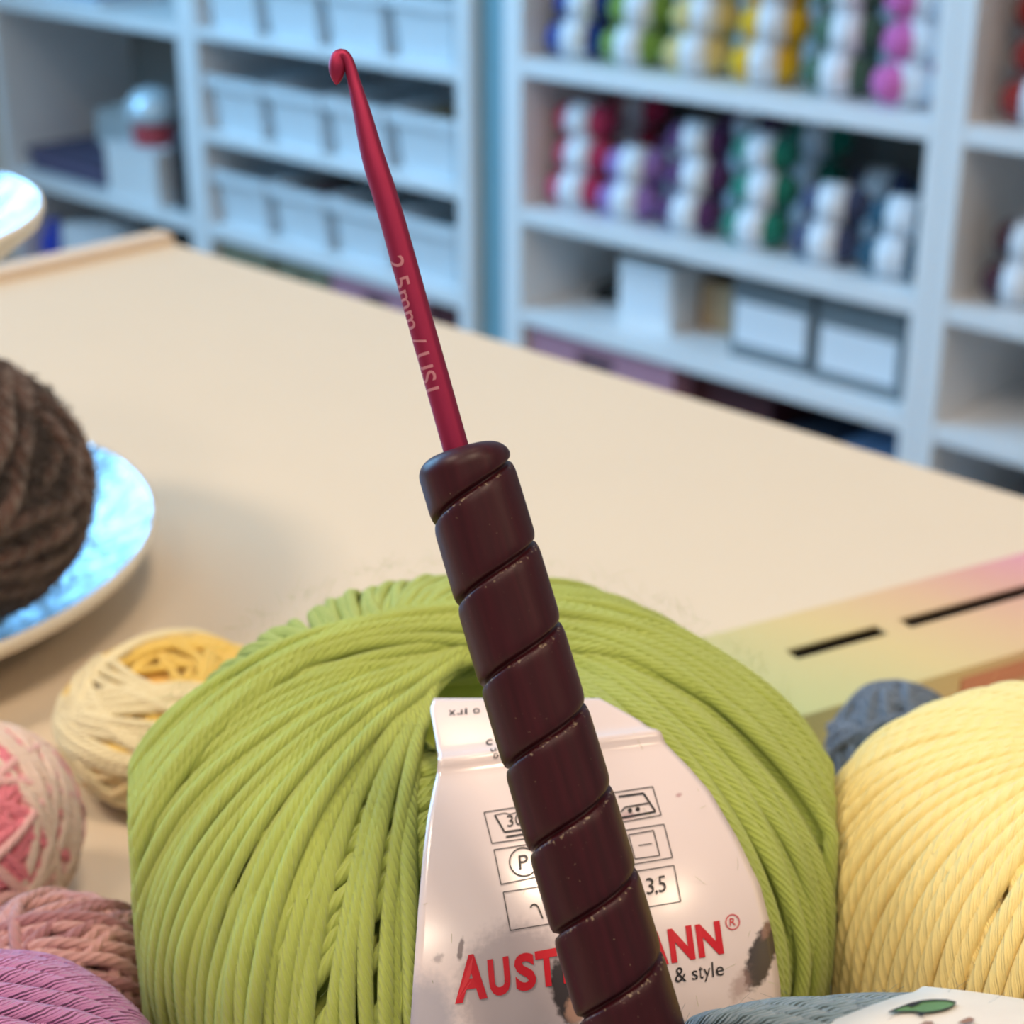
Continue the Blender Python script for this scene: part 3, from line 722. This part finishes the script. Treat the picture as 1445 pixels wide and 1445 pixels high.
def print_on(name, V2s, m, parent, fn, label=None):
    V = []; Fc = []
    for v2, f in V2s:
        o = len(V); V += [tuple(p) for p in v2]; Fc += [tuple(i + o for i in q) for q in f]
    V = np.array(V); W = fn(V[:, 0], V[:, 1]); me = bpy.data.meshes.new(name)
    me.from_pydata((W - np.array(parent.matrix_world.translation if False else root_loc(parent))).tolist(), [], Fc); me.update()
    o = link(name, me, m, parent)
    if label: o['label'] = label
    return o
def root_loc(o):
    l = np.zeros(3)
    while o is not None: l = l + np.array(o.location); o = o.parent
    return l
def place_glyph(ch, x0, y0, w, h, lean=-.075, slope=-.188, bold=.02, flip=False):
    """one glyph fitted to a width and height, its baseline starting at pixel x0,y0"""
    V, f = glyphs(ch, bold); mn, mx = V.min(0), V.max(0)
    s = (V - mn) / np.maximum(mx - mn, 1e-6)
    if ch in '-': s[:, 1] *= .2
    if flip: s = 1 - s
    return np.stack([x0 + s[:, 0] * w + s[:, 1] * h * lean, y0 + s[:, 0] * w * slope - s[:, 1] * h], -1), f
def line(p, q, t):
    p, q = np.array(p, float), np.array(q, float); d = (q - p) / np.linalg.norm(q - p); n = np.array([-d[1], d[0]]) * t / 2
    k = max(2, int(np.linalg.norm(q - p) / 14) + 1); s = np.linspace(0, 1, k)[:, None]; c = p + (q - p) * s
    v = np.concatenate([c + n, c - n]); f = [(i, i + 1, k + i + 1, k + i) for i in range(k - 1)]
    return v, f
def poly(pts, t, close=False):
    pts = list(pts) + ([pts[0]] if close else []); return [line(a, b, t) for a, b in zip(pts, pts[1:])]
def circ(cx, cy, r, t, a0=0, a1=360, n=28, ry=None):
    a = np.radians(np.linspace(a0, a1, n)); return poly(np.stack([cx + r * np.cos(a), cy + (ry or r) * np.sin(a)], -1), t)
def disc(cx, cy, r):
    a = np.arange(14) * 2 * np.pi / 14; return (np.stack([cx + r * np.cos(a), cy + r * np.sin(a)], -1), [tuple(range(14))])
red = []
bl = lambda x: 1417 - .188 * (x - 642)
for ch, x0, x1, h in (('A', 642, 688, 66), ('U', 692, 722, 53), ('S', 729, 758, 53), ('T', 759, 790, 52), ('E', 796, 820, 51), ('R', 826, 856, 51),
                      ('M', 861, 900, 50), ('A', 905, 944, 49), ('N', 948, 982, 48), ('N', 987, 1022, 47)):
    red.append(place_glyph(ch, x0, bl(x0), x1 - x0, h, lean=-.14 if ch in 'N' else (.0 if ch == 'A' else -.09), bold=.042))
red += circ(1034, 1301, 9.5, 1.5, ry=10.5) + [place_glyph('R', 1030.5, 1307, 8, 11, bold=.0)]
ink_fn = lambda x, y: on_label(x, y, .00012)
def lift_crease(x, y):
    P = on_label(x, y, .00014); n = P - G.o; n /= np.linalg.norm(n, axis=-1, keepdims=True); return P + n * crease(np.asarray(y), np.asarray(x))[..., None]
print_on('red_lettering', red, M_red, band, lift_crease, 'red capital lettering')
blk = []
for ch, x0, w_, h in (('&', 953, 16, 21), ('s', 977, 8.5, 13), ('t', 987, 6, 18), ('y', 994, 10, 18), ('l', 1005.5, 2.2, 21), ('e', 1011, 11, 13)):
    y0 = 1387 - .16 * (x0 - 953) + (5 if ch == 'y' else 0)
    blk.append(place_glyph(ch, x0, y0, w_, h, bold=.0, slope=-.16))
for ch, x0, w_, h in (('3', 913, 10.5, 23), (',', 925.5, 3, 7), ('5', 930, 10.5, 23)):
    blk.append(place_glyph(ch, x0, 1262.5 - .17 * (x0 - 913) + (3 if ch == ',' else 0), w_, h, bold=.0, slope=-.17))
for ch, x0, w_ in (('3', 716, 9), ('0', 727.5, 9)): blk.append(place_glyph(ch, x0, 1167 - .17 * (x0 - 716), w_, 16, bold=0, slope=-.17))
# frames
for a, b, c_, d_ in (((683, 1146), (800, 1128), (811, 1173), (694, 1190)), ((822, 1125), (921, 1110), (933, 1150), (834, 1168)),
                     ((697, 1199), (800, 1183), (810, 1226), (707, 1248)), ((826, 1180), (937, 1163), (949, 1210), (838, 1229)),
                     ((710, 1259), (951, 1221), (961, 1272), (720, 1313))):
    blk += poly([a, b, c_, d_], 1.3, True)
blk += poly([(698, 1150), (712, 1174), (752, 1168), (760, 1140)], 2.6) + poly([(698, 1150), (712, 1147), (720, 1149), (735, 1144), (760, 1140)], 1.2) + poly([(714, 1181), (755, 1174)], 2.6)   # wash tub
blk += poly([(873, 1124), (908, 1119), (925, 1145), (876, 1154)], 2.6) + poly([(876, 1146), (882, 1139), (915, 1133)], 2.0) + [disc(889, 1143.5, 3.2), disc(900, 1141.5, 3.2)]                       # iron
blk += circ(739, 1216, 20, 2.0) + [place_glyph('P', 733, 1227, 13, 20, bold=0, slope=-.15)]                                                                                                   # dry clean
blk += poly([(887, 1178), (922, 1171.5), (931, 1207), (896, 1212)], 1.4, True) + poly([(901, 1193), (920, 1190)], 1.2)                                                                       # dry flat
blk += circ(754, 1281, 5, 2.4, 180, 340, 10) + poly([(759, 1279), (766, 1296)], 2.2) + [place_glyph('-', 770, 1290, 14, 8, bold=0)]                                                          # hook sign
for k, ch in enumerate('xrlo'):                                                                                                                                                              # upside-down words on the fold
    blk.append(place_glyph(ch, 633 + k * 11.5, 1009 - k * .8, 9.5 if ch in 'xo' else (8 if ch == 'r' else 3), 7 if ch != 'l' else 8, slope=-.05, lean=0, bold=0, flip=True))
for ch, x0, y0, w_, h in (('c', 686, 1052, 9, 8), ('u', 692, 1064, 8, 6), ('o', 696, 1073, 7, 6)): blk.append(place_glyph(ch, x0, y0, w_, h, bold=0))
print_on('black_lettering', blk, M_ink, band, lift_crease, 'black care signs and small words')

# ---- yellow ball
M_yel = yarn_mat('butter_yarn', (250, 226, 150), .45, 6, .14, sheen=.15, vary=.04, rough=.7)
yr = .00112
parts = [Yb.core(.0021, 56, 32)]
n0 = 100; ph = np.linspace(0, 2 * np.pi, n0, endpoint=False) + rng.normal(0, .012, n0)
parts.append(Yb.strands(ph, D2R(10), np.linspace(-D2R(10), D2R(140), 84), yr, -.0010, .25))
n0 = 116; ph = np.linspace(0, 2 * np.pi, n0, endpoint=False) + rng.normal(0, .008, n0)
parts.append(Yb.strands(ph, D2R(2.5) + rng.uniform(0, D2R(2), n0), np.linspace(-D2R(132), D2R(14), 110), yr, rng.uniform(-.0001, .0004, n0), .18, lat=.25))
yellow = ball_object('yarn_ball', parts, M_yel, Yb)
tag(yellow, 'butter yellow ball of yarn at the right, leaning against the lime green ball', 'yarn ball')
v, q, u, _ = fuzz(Yb, 350, .002, .000014, -.4, .0012)
tag(child_mesh('loose_fibres', v, q, u, None, M_yel, yellow), kind='stuff')

# ---- grey-blue skein in front with a leaf-printed band
M_sky = yarn_mat('grey_blue_yarn', (116, 133, 138), .32, 4, .34, sheen=.25, vary=.1)
parts = [SK.core(.0028, 48, 32)]
n0 = 96; ph = np.linspace(0, 2 * np.pi, n0, endpoint=False) + rng.normal(0, .012, n0)
parts.append(SK.strands(ph, D2R(20), np.linspace(-D2R(150), D2R(150), 96), .00108, -.001, .3))
n0 = 84; ph = np.linspace(0, 2 * np.pi, n0, endpoint=False) + rng.normal(0, .015, n0)
parts.append(SK.strands(ph, D2R(24) + rng.uniform(0, D2R(6), n0), np.linspace(-D2R(150), D2R(20), 120), .00115, .0002 + rng.uniform(0, .0006, n0), .3))
skein = ball_object('yarn_skein', parts, M_sky, SK)
tag(skein, 'grey-blue skein of yarn with a leaf-printed paper band along the bottom', 'yarn skein')
v, q, u, _ = fuzz(SK, 1300, .003, .000015, -1, .0014)
tag(child_mesh('loose_fibres', v, q, u, None, M_sky, skein), kind='stuff')
# band: a tube of paper around the skein, its edges cut slightly askew
na = 96; xs = np.linspace(0, 1, 15)
ang = np.arange(na) * 2 * np.pi / na
Lh = (SK.hit([1165, 1182, 1207, 1232, 1262, 1292], [1450, 1443, 1433, 1424, 1413, 1405.5], .0022) - SK.o) @ SK.M   # where the paper edge lies on the skein
ea, ez = np.unwrap(np.arctan2(Lh[:, 1], Lh[:, 0])), Lh[:, 2]
def skband(off):
    out = []
    mid = ea.mean(); aa = (ang - mid + np.pi) % (2 * np.pi) - np.pi + mid; o_ = np.argsort(ea)
    lo_e = np.interp(aa, ea[o_], ez[o_])
    for s in xs:
        zz = lo_e * (1 - s) + s * .030; rr = (SK.R + off) * (1 - np.abs(zz / (SK.c + off)) ** SK.n) ** (1 / SK.n)
        out.append(SK.world(np.stack([rr * np.cos(ang), rr * np.sin(ang), zz], -1)))
    return np.array(out)
A_, B_ = skband(.0026), skband(.0023)
idx = np.arange(15 * na).reshape(15, na); nx = np.roll(idx, -1, 1)
Qf = np.stack([idx[:-1], idx[1:], nx[1:], nx[:-1]], -1).reshape(-1, 4); o2 = 15 * na
Qe = np.concatenate([np.stack([idx[0], nx[0], nx[0] + o2, idx[0] + o2], -1), np.stack([idx[-1], nx[-1], nx[-1] + o2, idx[-1] + o2], -1)])
M_paper2 = mat('leaf_band_paper', (222, 212, 200), .5, noise=.06, scale=300)
sband = child_mesh('label_band', np.concatenate([A_.reshape(-1, 3), B_.reshape(-1, 3)]), np.concatenate([Qf, Qf[:, ::-1] + o2, Qe]), None, None, M_paper2, skein)
sband['label'] = 'white paper band with a green leaf'
sk_fn = lambda x, y: SK.hit(x, y, .0028)
leaf = [(1254, 1428), (1268, 1422), (1284, 1416), (1300, 1412), (1318, 1410.5), (1336, 1411), (1349, 1414), (1344, 1420), (1330, 1425), (1312, 1428), (1300, 1429), (1292, 1427), (1275, 1427)]
def solid(pts): 
    p = np.array(pts, float); return (p, [tuple(range(len(p)))])
print_on('leaf_print', [solid(leaf)], mat('leaf_green', (92, 130, 84), .5, noise=.3, scale=300), sband, sk_fn, 'printed green leaf')
sk_fn2 = lambda x, y: SK.hit(x, y, .0029)
dk = poly(leaf, 1.6, True) + [solid([(1278, 1417), (1290, 1415), (1302, 1413), (1286, 1421)]), solid([(1292, 1427), (1306, 1428), (1300, 1434)])]
print_on('leaf_outline', dk, M_ink, sband, sk_fn2)
print_on('twig_print', [solid([(1350, 1444), (1360, 1438), (1368, 1435), (1376, 1438), (1372, 1442), (1362, 1444)]), solid([(1296, 1446), (1306, 1441), (1316, 1441), (1318, 1446)])],
         mat('twig_brown', (140, 106, 90), .6, noise=.3, scale=300), sband, sk_fn2, 'printed brown twig')

# ---- small hand-wound balls
def two_tone(n, N, f): 
    c = np.ones((n, N, 4)); c[..., :3] = f; return c
def wound(name, B_, r, m, label, n0=34, n1=30, tilt=(.25, 1.2), colf=None, group=None):
    parts = [B_.core(r * 2.2, 32, 18, (150, 100, 104) if colf else None)]
    for k, (nn, lay) in enumerate(((n0, -r * .9), (n1, r * .1), (n1 // 2, r * .9))):
        # several bundles, each a handful of near-parallel turns
        ph, th = [], []
        nb = max(3, nn // 7)
        for b_ in range(nb):
            p0 = rng.random() * 6.28; t0 = rng.uniform(*tilt); q = nn // nb
            ph += list(p0 + rng.normal(0, .05, q)); th += list(t0 + np.linspace(-.5, .5, q) * q * r * 2.0 / B_.R)
        ph, th = np.array(ph), np.array(th); N_ = 84
        col = colf(len(ph), N_, k) if colf else None
        parts.append(B_.strands(ph, th, np.linspace(-np.pi, np.pi, N_), r, lay, .35, 8, col, .5))
    o = ball_object(name, parts, m, B_); tag(o, label, 'yarn ball', group); return o
def variegate(c1, c2, per=1):
    c1, c2 = np.array(lin(c1)[:3]), np.array(lin(c2)[:3])
    def f(n, N, k):
        t = np.linspace(0, 1, N)[None]; s = .5 + .5 * np.sin(6.28 * (per * t + rng.random((n, 1)))) ; s = np.clip((s - .35) / .3, 0, 1)
        c = np.ones((n, N, 4)); c[..., :3] = c1 * (1 - s[..., None]) + c2 * s[..., None]; return c
    return f
M_var = yarn_mat('dyed_yarn', (255, 255, 255), .6, 5, .16, tint=True, vary=.05)
def solid_col(c):
    c = np.array(lin(c)); return lambda U: np.broadcast_to(c, U.shape[:-1] + (4,)).copy()
def blend_col(c1, c2, axis, a, b):          # dyed from one colour to the other across the ball
    c1, c2 = np.array(lin(c1)), np.array(lin(c2))
    def f(U):
        k = np.clip((U @ np.array(axis) + rng.normal(0, .12, (U.shape[0], 1)) - a) / (b - a), 0, 1)[..., None]; return c1 * (1 - k) + c2 * k
    return f
PK.M = np.array(Vector((-.35, -.85, .40)).to_track_quat('Z', 'Y').to_matrix())
parts = [PK.core(.0018, 32, 18, (200, 90, 106))]; tt = np.linspace(-np.pi, np.pi, 72); pr = .0008
for n_, t0, t1, lay, c in ((40, .1, 1.0, -.0008, (226, 92, 116)), (34, .15, .85, .0001, (240, 134, 152)), (9, .2, .7, .0006, (244, 190, 190)), (44, 1.1, 1.5, -.0002, (236, 172, 172)), (14, 1.05, 1.4, .0006, (240, 212, 198))):
    parts.append(PK.strands(rng.random(n_) * 6.28, rng.uniform(t0, t1, n_), tt, pr, lay, .35, 8, solid_col(c), .4))
tag(ball_object('yarn_ball', parts, M_var, PK), 'small pink and cream variegated ball of yarn at the left edge', 'yarn ball')
wound('yarn_ball', MV, .00085, M_var, 'small dusty rose ball of yarn tucked against the lime green ball', 40, 40, (.2, 1.0), variegate((206, 152, 150), (172, 116, 122), .6))
M_pur = yarn_mat('orchid_yarn', (190, 128, 178), .38, 4, .3, tint=False, vary=.08)
parts = [PU.core(.003, 40, 24)]
n0 = 60; ph = np.linspace(0, 2 * np.pi, n0, endpoint=False) + rng.normal(0, .03, n0)
parts.append(PU.strands(ph, D2R(20), np.linspace(-D2R(140), D2R(140), 120), .00115, -.001, .3))
n0 = 46; ph = np.linspace(0, 2 * np.pi, n0, endpoint=False) + rng.normal(0, .03, n0)
parts.append(PU.strands(ph, D2R(30) + rng.uniform(0, .12, n0), np.linspace(-D2R(140), D2R(30), 120), .0012, .0003, .3))
purple = ball_object('yarn_ball', parts, M_pur, PU)
tag(purple, 'orchid purple ball of yarn in the bottom left corner', 'yarn ball')
parts = [LY.core(.0018, 32, 18, (226, 180, 96))]; gold = blend_col((246, 230, 186), (246, 208, 104), (0, 0, 1), -.15, .45)
for n_, t0, t1, lay in ((40, .1, .9, -.0008), (40, .9, 1.45, -.0008), (24, .3, .9, .0002), (34, 1.0, 1.45, .0001), (14, .75, 1.2, .0008)):
    parts.append(LY.strands(rng.random(n_) * 6.28, rng.uniform(t0, t1, n_), tt, .00085, lay, .35, 8, gold, .8))
for p0, t0, n_ in ((3.6, .62, 3), (2.6, .5, 2), (4.7, .3, 4), (4.0, .2, 3), (4.4, .75, 3), (3.9, 1.05, 4)):
    parts.append(LY.strands(p0 + np.linspace(-.05, .05, n_), t0 + np.arange(n_) * .09, tt, .00085, .0014, .3, 8, solid_col((248, 234, 190)), .3))
tag(ball_object('yarn_ball', parts, M_var, LY), 'small yellow and cream ball of yarn on the table behind the lime ball', 'yarn ball')
M_bl = yarn_mat('denim_yarn', (92, 108, 128), .45, 4, .3, vary=.25)
wound('yarn_ball', BL, .0012, M_bl, 'small denim blue ball of yarn behind the butter yellow ball', 24, 22, (.1, 1.2))

# ---- brown chenille ball on the lower plate
BR = Ball((-.1070, .3030, TABLE_Z + .0362), .0226, .0224, 2.0, 0, .005, rot=(.4, .8, 0))
M_br = yarn_mat('chenille_brown', (98, 71, 62), .3, 3, .5, sheen=.4, vary=.35)
brown = wound('yarn_ball', BR, .0019, M_br, 'dark brown fluffy ball of yarn resting on the pearly plate', 36, 34, (.2, 1.4))
v, q, u, _ = fuzz(BR, 15000, .0036, .00014, -1, .0014)
tag(child_mesh('pile', v, q, u, None, M_br, brown), kind='stuff')

# ------------------------------------------------------------------ slim cardboard box with two slots, lying on the table
bx = empty('slim_box', (.0554, .2675, TABLE_Z + .0002), math.radians(28))
def grad_mat():
    m = bpy.data.materials.new('gradient_printed_card'); m.use_nodes = True; nt = m.node_tree; N = nt.nodes; L = nt.links
    b = N['Principled BSDF']; b.inputs['Roughness'].default_value = .5
    tc = N.new('ShaderNodeTexCoord'); sp = N.new('ShaderNodeSeparateXYZ'); L.new(tc.outputs['Object'], sp.inputs[0])
    nz = N.new('ShaderNodeTexNoise'); nz.inputs['Scale'].default_value = 60; L.new(tc.outputs['Object'], nz.inputs[0])
    ad = N.new('ShaderNodeMath'); ad.operation = 'MULTIPLY_ADD'; L.new(sp.outputs[1], ad.inputs[0]); ad.inputs[1].default_value = .5; L.new(sp.outputs[0], ad.inputs[2])
    a2 = N.new('ShaderNodeMath'); a2.operation = 'MULTIPLY_ADD'; L.new(nz.outputs['Fac'], a2.inputs[0]); a2.inputs[1].default_value = .006; L.new(ad.outputs[0], a2.inputs[2])
    mr = N.new('ShaderNodeMapRange'); L.new(a2.outputs[0], mr.inputs[0]); mr.inputs[1].default_value = -.012; mr.inputs[2].default_value = .105
    cr = N.new('ShaderNodeValToRGB'); L.new(mr.outputs[0], cr.inputs[0]); e = cr.color_ramp.elements
    e[0].position = 0; e[0].color = lin((168, 182, 126)); e[1].position = 1; e[1].color = lin((206, 140, 164))
    for p, c in ((.22, (186, 184, 132)), (.42, (204, 184, 132)), (.62, (206, 172, 136)), (.80, (204, 154, 142))):
        k = e.new(p); k.color = lin(c)
    L.new(cr.outputs[0], b.inputs['Base Color']); return m
M_gr = grad_mat()
X0, X1, Wd, Hh, tk = -.012, .115, .0335, .008, .0006
b = MB(); s0, s1 = .0176, .0216
b.box(X0, X1, 0, s0, Hh - tk, Hh).box(X0, X1, s1, Wd, Hh - tk, Hh).box(X0, .008, s0, s1, Hh - tk, Hh).box(.030, .0355, s0, s1, Hh - tk, Hh).box(.088, X1, s0, s1, Hh - tk, Hh)
b.box(X0, X1, 0, tk, 0, Hh - tk).box(X0, X1, Wd - tk, Wd, 0, Hh - tk).box(X0, X0 + tk, tk, Wd - tk, 0, Hh - tk).box(X1 - tk, X1, tk, Wd - tk, 0, Hh - tk).box(X0, X1, 0, Wd, 0, tk)
b.obj('box_shell', M_gr, bx)
MB().box(X0 + .004, X1 - .004, .012, .027, tk, Hh - .0032).obj('dark_insert', mat('dark_insert', (64, 56, 56), .6), bx)
MB().box(.0330, .062, -.0003, -.00005, .0022, .0058).obj('orange_print', mat('orange_ink', (190, 128, 98), .5, noise=.1), bx)
tag(bx, 'slim cardboard box fading from green to pink with two dark slots', 'box')

# ------------------------------------------------------------------ crochet hook
A2, B2p = np.array([649., 634.]), np.array([893., 1452.])
dA, dB = .1640, .1600
def axis_pt(s):                     # s in pixels from the top of the handle along the axis
    L = np.linalg.norm(B2p - A2); p = A2 + (B2p - A2) * (np.asarray(s)[..., None] / L); d = dA + (dB - dA) * np.asarray(s) / L
    return at(p[..., 0], p[..., 1], d)
TOP = at(A2[0], A2[1], dA); BOT = at(B2p[0], B2p[1], dB); AX = BOT - TOP; HL = np.linalg.norm(AX); AX = AX / HL
FRONT = CAM - TOP; FRONT -= AX * (FRONT @ AX); FRONT /= np.linalg.norm(FRONT); SIDE = np.cross(AX, FRONT)
if SIDE[0] < 0: SIDE = -SIDE
hook = empty('crochet_hook', BOT)
pxm = dA / F_PX
Ltot = HL + .0035; pitch = 118.5 * pxm
ns, na = 700, 96
s = np.linspace(0, Ltot, ns); a = np.arange(na) * 2 * np.pi / na        # a=0 front, +90 deg = right
Rr = np.interp(s, [0, HL], [67.2 * pxm, 72 * .1612 / F_PX])
dome = .0021
capk = np.clip(1 - s / dome, 0, 1); capf = np.sqrt(np.clip(1 - capk ** 2.4, 0, 1)) * .52 + .48
capb = np.clip((s - (Ltot - .001)) / .001, 0, 1); capf = capf * (np.sqrt(np.clip(1 - capb ** 2, 0, 1)) * .5 + .5)
sg = s[:, None] + np.sin(a)[None] * 0 - (64 * pxm)
phs = (sg + pitch * (((a[None] + np.pi) % (2 * np.pi)) - np.pi) / (2 * np.pi) * .92) / pitch
dd = (phs - np.round(phs)) * pitch
# keep the helix continuous round the back: use the true helix there
phs2 = (sg + pitch * (((a[None] + np.pi) % (2 * np.pi)) - np.pi) / (2 * np.pi)) / pitch; dd = (phs2 - np.round(phs2)) * pitch
gv = .00062 * np.clip(1 - np.abs(dd + .00002) / .00034, 0, 1) ** .8 + .00017 * np.exp(-(np.maximum(np.abs(dd) - .0003, 0) / .0004) ** 1.3)
fade = np.clip((s[:, None] - .0008) / .0012, 0, 1)
rad = Rr[:, None] * capf[:, None] - gv * fade
P = TOP + AX * s[:, None, None] + rad[..., None] * (np.cos(a)[None, :, None] * FRONT + np.sin(a)[None, :, None] * SIDE)
idx = np.arange(ns * na).reshape(ns, na); nx = np.roll(idx, -1, 1)
Q = np.stack([idx[:-1], nx[:-1], nx[1:], idx[1:]], -1).reshape(-1, 4)
V = np.concatenate([P.reshape(-1, 3), [TOP + AX * .00005, TOP + AX * Ltot]])
n_ = ns * na
caps = [(n_, int(nx[0, j]), int(idx[0, j]), int(idx[0, j])) for j in range(na)]
me = bpy.data.meshes.new('handle')
fc = Q.tolist() + [(n_, int(nx[0, j]), int(idx[0, j])) for j in range(na)] + [(n_ + 1, int(idx[-1, j]), int(nx[-1, j])) for j in range(na)]
me.from_pydata((V - BOT).tolist(), [], fc); me.update(); me.shade_smooth()
uvl = me.uv_layers.new(name='UVMap')
su = np.concatenate([np.repeat(s / mm, na), [0, Ltot / mm]]); av = np.concatenate([np.tile(a / (2 * np.pi), ns), [0, 0]])
li = np.zeros(len(me.loops), np.int32); me.loops.foreach_get('vertex_index', li)
uvl.data.foreach_set('uv', np.stack([su[li], av[li]], -1).astype(np.float32).ravel())
at_ = me.color_attributes.new('tint', 'FLOAT_COLOR', 'POINT')
gcol = np.concatenate([np.clip(np.exp(-((dd - .00042) / .00028) ** 2) * fade, 0, 1).ravel(), [0, 0]])
at_.data.foreach_set('color', np.stack([gcol, gcol, gcol, np.ones_like(gcol)], -1).astype(np.float32).ravel())
def wood_mat():
    m = bpy.data.materials.new('purple_rosewood'); m.use_nodes = True; nt = m.node_tree; N = nt.nodes; L = nt.links
    b = N['Principled BSDF']; b.inputs['Roughness'].default_value = .42; b.inputs['Specular IOR Level'].default_value = .28
    tc = N.new('ShaderNodeTexCoord')
    q = Vector(AX).to_track_quat('Z', 'Y').inverted().to_euler()
    mp = N.new('ShaderNodeMapping'); L.new(tc.outputs['Object'], mp.inputs[0]); mp.inputs['Rotation'].default_value = q
    mp2 = N.new('ShaderNodeMapping'); L.new(mp.outputs[0], mp2.inputs[0]); mp2.inputs['Scale'].default_value = (1, 1, .07)
    nz = N.new('ShaderNodeTexNoise'); nz.inputs['Scale'].default_value = 1300; nz.inputs['Detail'].default_value = 5; L.new(mp2.outputs[0], nz.inputs[0])
    cr = N.new('ShaderNodeValToRGB'); L.new(nz.outputs['Fac'], cr.inputs[0]); e = cr.color_ramp.elements
    e[0].position = .3; e[0].color = lin((45, 9, 16)); e[1].position = .72; e[1].color = lin((58, 13, 22))
    k = e.new(.5); k.color = lin((51, 11, 19))
    # pale lint caught along the lower lip of the groove and a few specks
    at2 = N.new('ShaderNodeAttribute'); at2.attribute_name = 'tint'
    n2 = N.new('ShaderNodeTexNoise'); n2.inputs['Scale'].default_value = 2600; n2.inputs['Detail'].default_value = 3; L.new(tc.outputs['Object'], n2.inputs[0])
    sx = N.new('ShaderNodeMath'); sx.operation = 'MULTIPLY_ADD'; L.new(at2.outputs['Fac'], sx.inputs[0]); sx.inputs[1].default_value = .17; L.new(n2.outputs['Fac'], sx.inputs[2])
    mr = N.new('ShaderNodeMapRange'); L.new(sx.outputs[0], mr.inputs[0]); mr.inputs[1].default_value = .72; mr.inputs[2].default_value = .80
    mr.inputs[3].default_value = 0; mr.inputs[4].default_value = .65
    mx = N.new('ShaderNodeMix'); mx.data_type = 'RGBA'; L.new(mr.outputs[0], mx.inputs['Factor']); L.new(cr.outputs[0], mx.inputs['A']); mx.inputs['B'].default_value = lin((150, 132, 108))
    L.new(mx.outputs['Result'], b.inputs['Base Color'])
    bp = N.new('ShaderNodeBump'); bp.inputs['Distance'].default_value = .00003; bp.inputs['Strength'].default_value = .5; L.new(nz.outputs['Fac'], bp.inputs['Height']); L.new(bp.outputs[0], b.inputs['Normal'])
    return m
handle = link('handle', me, wood_mat(), hook); handle['label'] = 'dark purple wooden handle with a spiral groove'

# metal shaft with the hooked head: swept along the pixels of its centre line
M_alu = mat('anodised_red_metal', (150, 40, 74), .50, metal=.75, noise=.05, scale=900, bump=.000006, bscale=6000)
cl = [(646.2, 642, 18.6), (640.5, 622, 18.6), (619, 545, 18.5), (590.5, 444, 18.3), (568, 362, 18.1), (550, 298, 17.8), (541.5, 270, 17.6), (533, 243, 17.2), (524.5, 214, 16.0),
      (516.5, 182, 14.2), (509.5, 153, 12.2), (504, 132, 10.6), (499.5, 115, 9.3), (495.8, 101, 8.6), (492.2, 90, 8.4), (488, 82, 8.8), (483.5, 78.5, 9.6)]
def spline(K, n):
    K = np.array(K, float); d = np.r_[0, np.cumsum(np.linalg.norm(np.diff(K[:, :2], axis=0), axis=1))]; t = np.linspace(0, d[-1], n); out = []
    tg = np.gradient(K, d, axis=0)
    for x in t:
        i = min(np.searchsorted(d, x, 'right') - 1, len(d) - 2); h = d[i + 1] - d[i]; q = (x - d[i]) / h
        out.append((2 * q ** 3 - 3 * q ** 2 + 1) * K[i] + (q ** 3 - 2 * q ** 2 + q) * h * tg[i] + (-2 * q ** 3 + 3 * q ** 2) * K[i + 1] + (q ** 3 - q ** 2) * h * tg[i + 1])
    return np.array(out)
head = cl + [(479, 80, 10.6), (476.2, 86, 11.6), (475.6, 94, 12.0), (475.4, 101, 11.2), (475.2, 108, 9.0), (475.0, 114, 6.0), (474.8, 118, 3.0), (474.7, 120, .3)]
K = spline(head, 260)
PTS = at(K[:, 0], K[:, 1], np.full(len(K), dA)); FR = np.repeat(FRONT[None, None], len(K), 1)
flat = np.interp(np.arange(len(K)) / len(K), [0, .86, .93, 1], [1, 1, .8, .75])
v, q, u, _ = tube_arrays(PTS[None], FR, (np.maximum(K[:, 2], .2) * dA / F_PX)[None], 40)
me = np_mesh('shaft', v - BOT, q, u); shaft = link('shaft', me, M_alu, hook); shaft['label'] = 'magenta red anodised metal shaft with hooked tip'
# size marking wrapped on the shaft
V2, f2 = sliced(*glyphs('2.5mm / US1', 0.006)); V2 = V2 - V2.min(0)
k = V2[:, 0] / V2[:, 0].max()
S0, S1 = np.array([571 - 3, 361.]), np.array([622 - 3, 551.])
ctr2 = np.array([568.0, 362.]) * (1 - k[:, None]) + np.array([620.2, 550.]) * k[:, None]
Cp = at(ctr2[:, 0], ctr2[:, 1], np.full(len(k), dA)); sh_ax = (at(np.array(620.2), np.array(550.), np.array(dA)) - at(np.array(568.), np.array(362.), np.array(dA))); sh_ax /= np.linalg.norm(sh_ax)
fr = FRONT - sh_ax * (FRONT @ sh_ax); fr /= np.linalg.norm(fr); sd = np.cross(sh_ax, fr); sd = sd if sd[0] > 0 else -sd
th_ = np.radians(-82 + 84 * V2[:, 1] / V2[:, 1].max()); rr = (18.35 + .25) * dA / F_PX
Pt = Cp + rr * (np.sin(th_)[:, None] * sd + np.cos(th_)[:, None] * fr)
me = bpy.data.meshes.new('size_marking'); me.from_pydata((Pt - BOT).tolist(), [], f2); me.update()
mk = link('size_marking', me, mat('pale_engraving', (176, 112, 124), .5), shaft); mk['label'] = 'pale size lettering'
tag(hook, 'crochet hook with red metal shaft and dark spiral-grooved wooden handle', 'crochet hook')
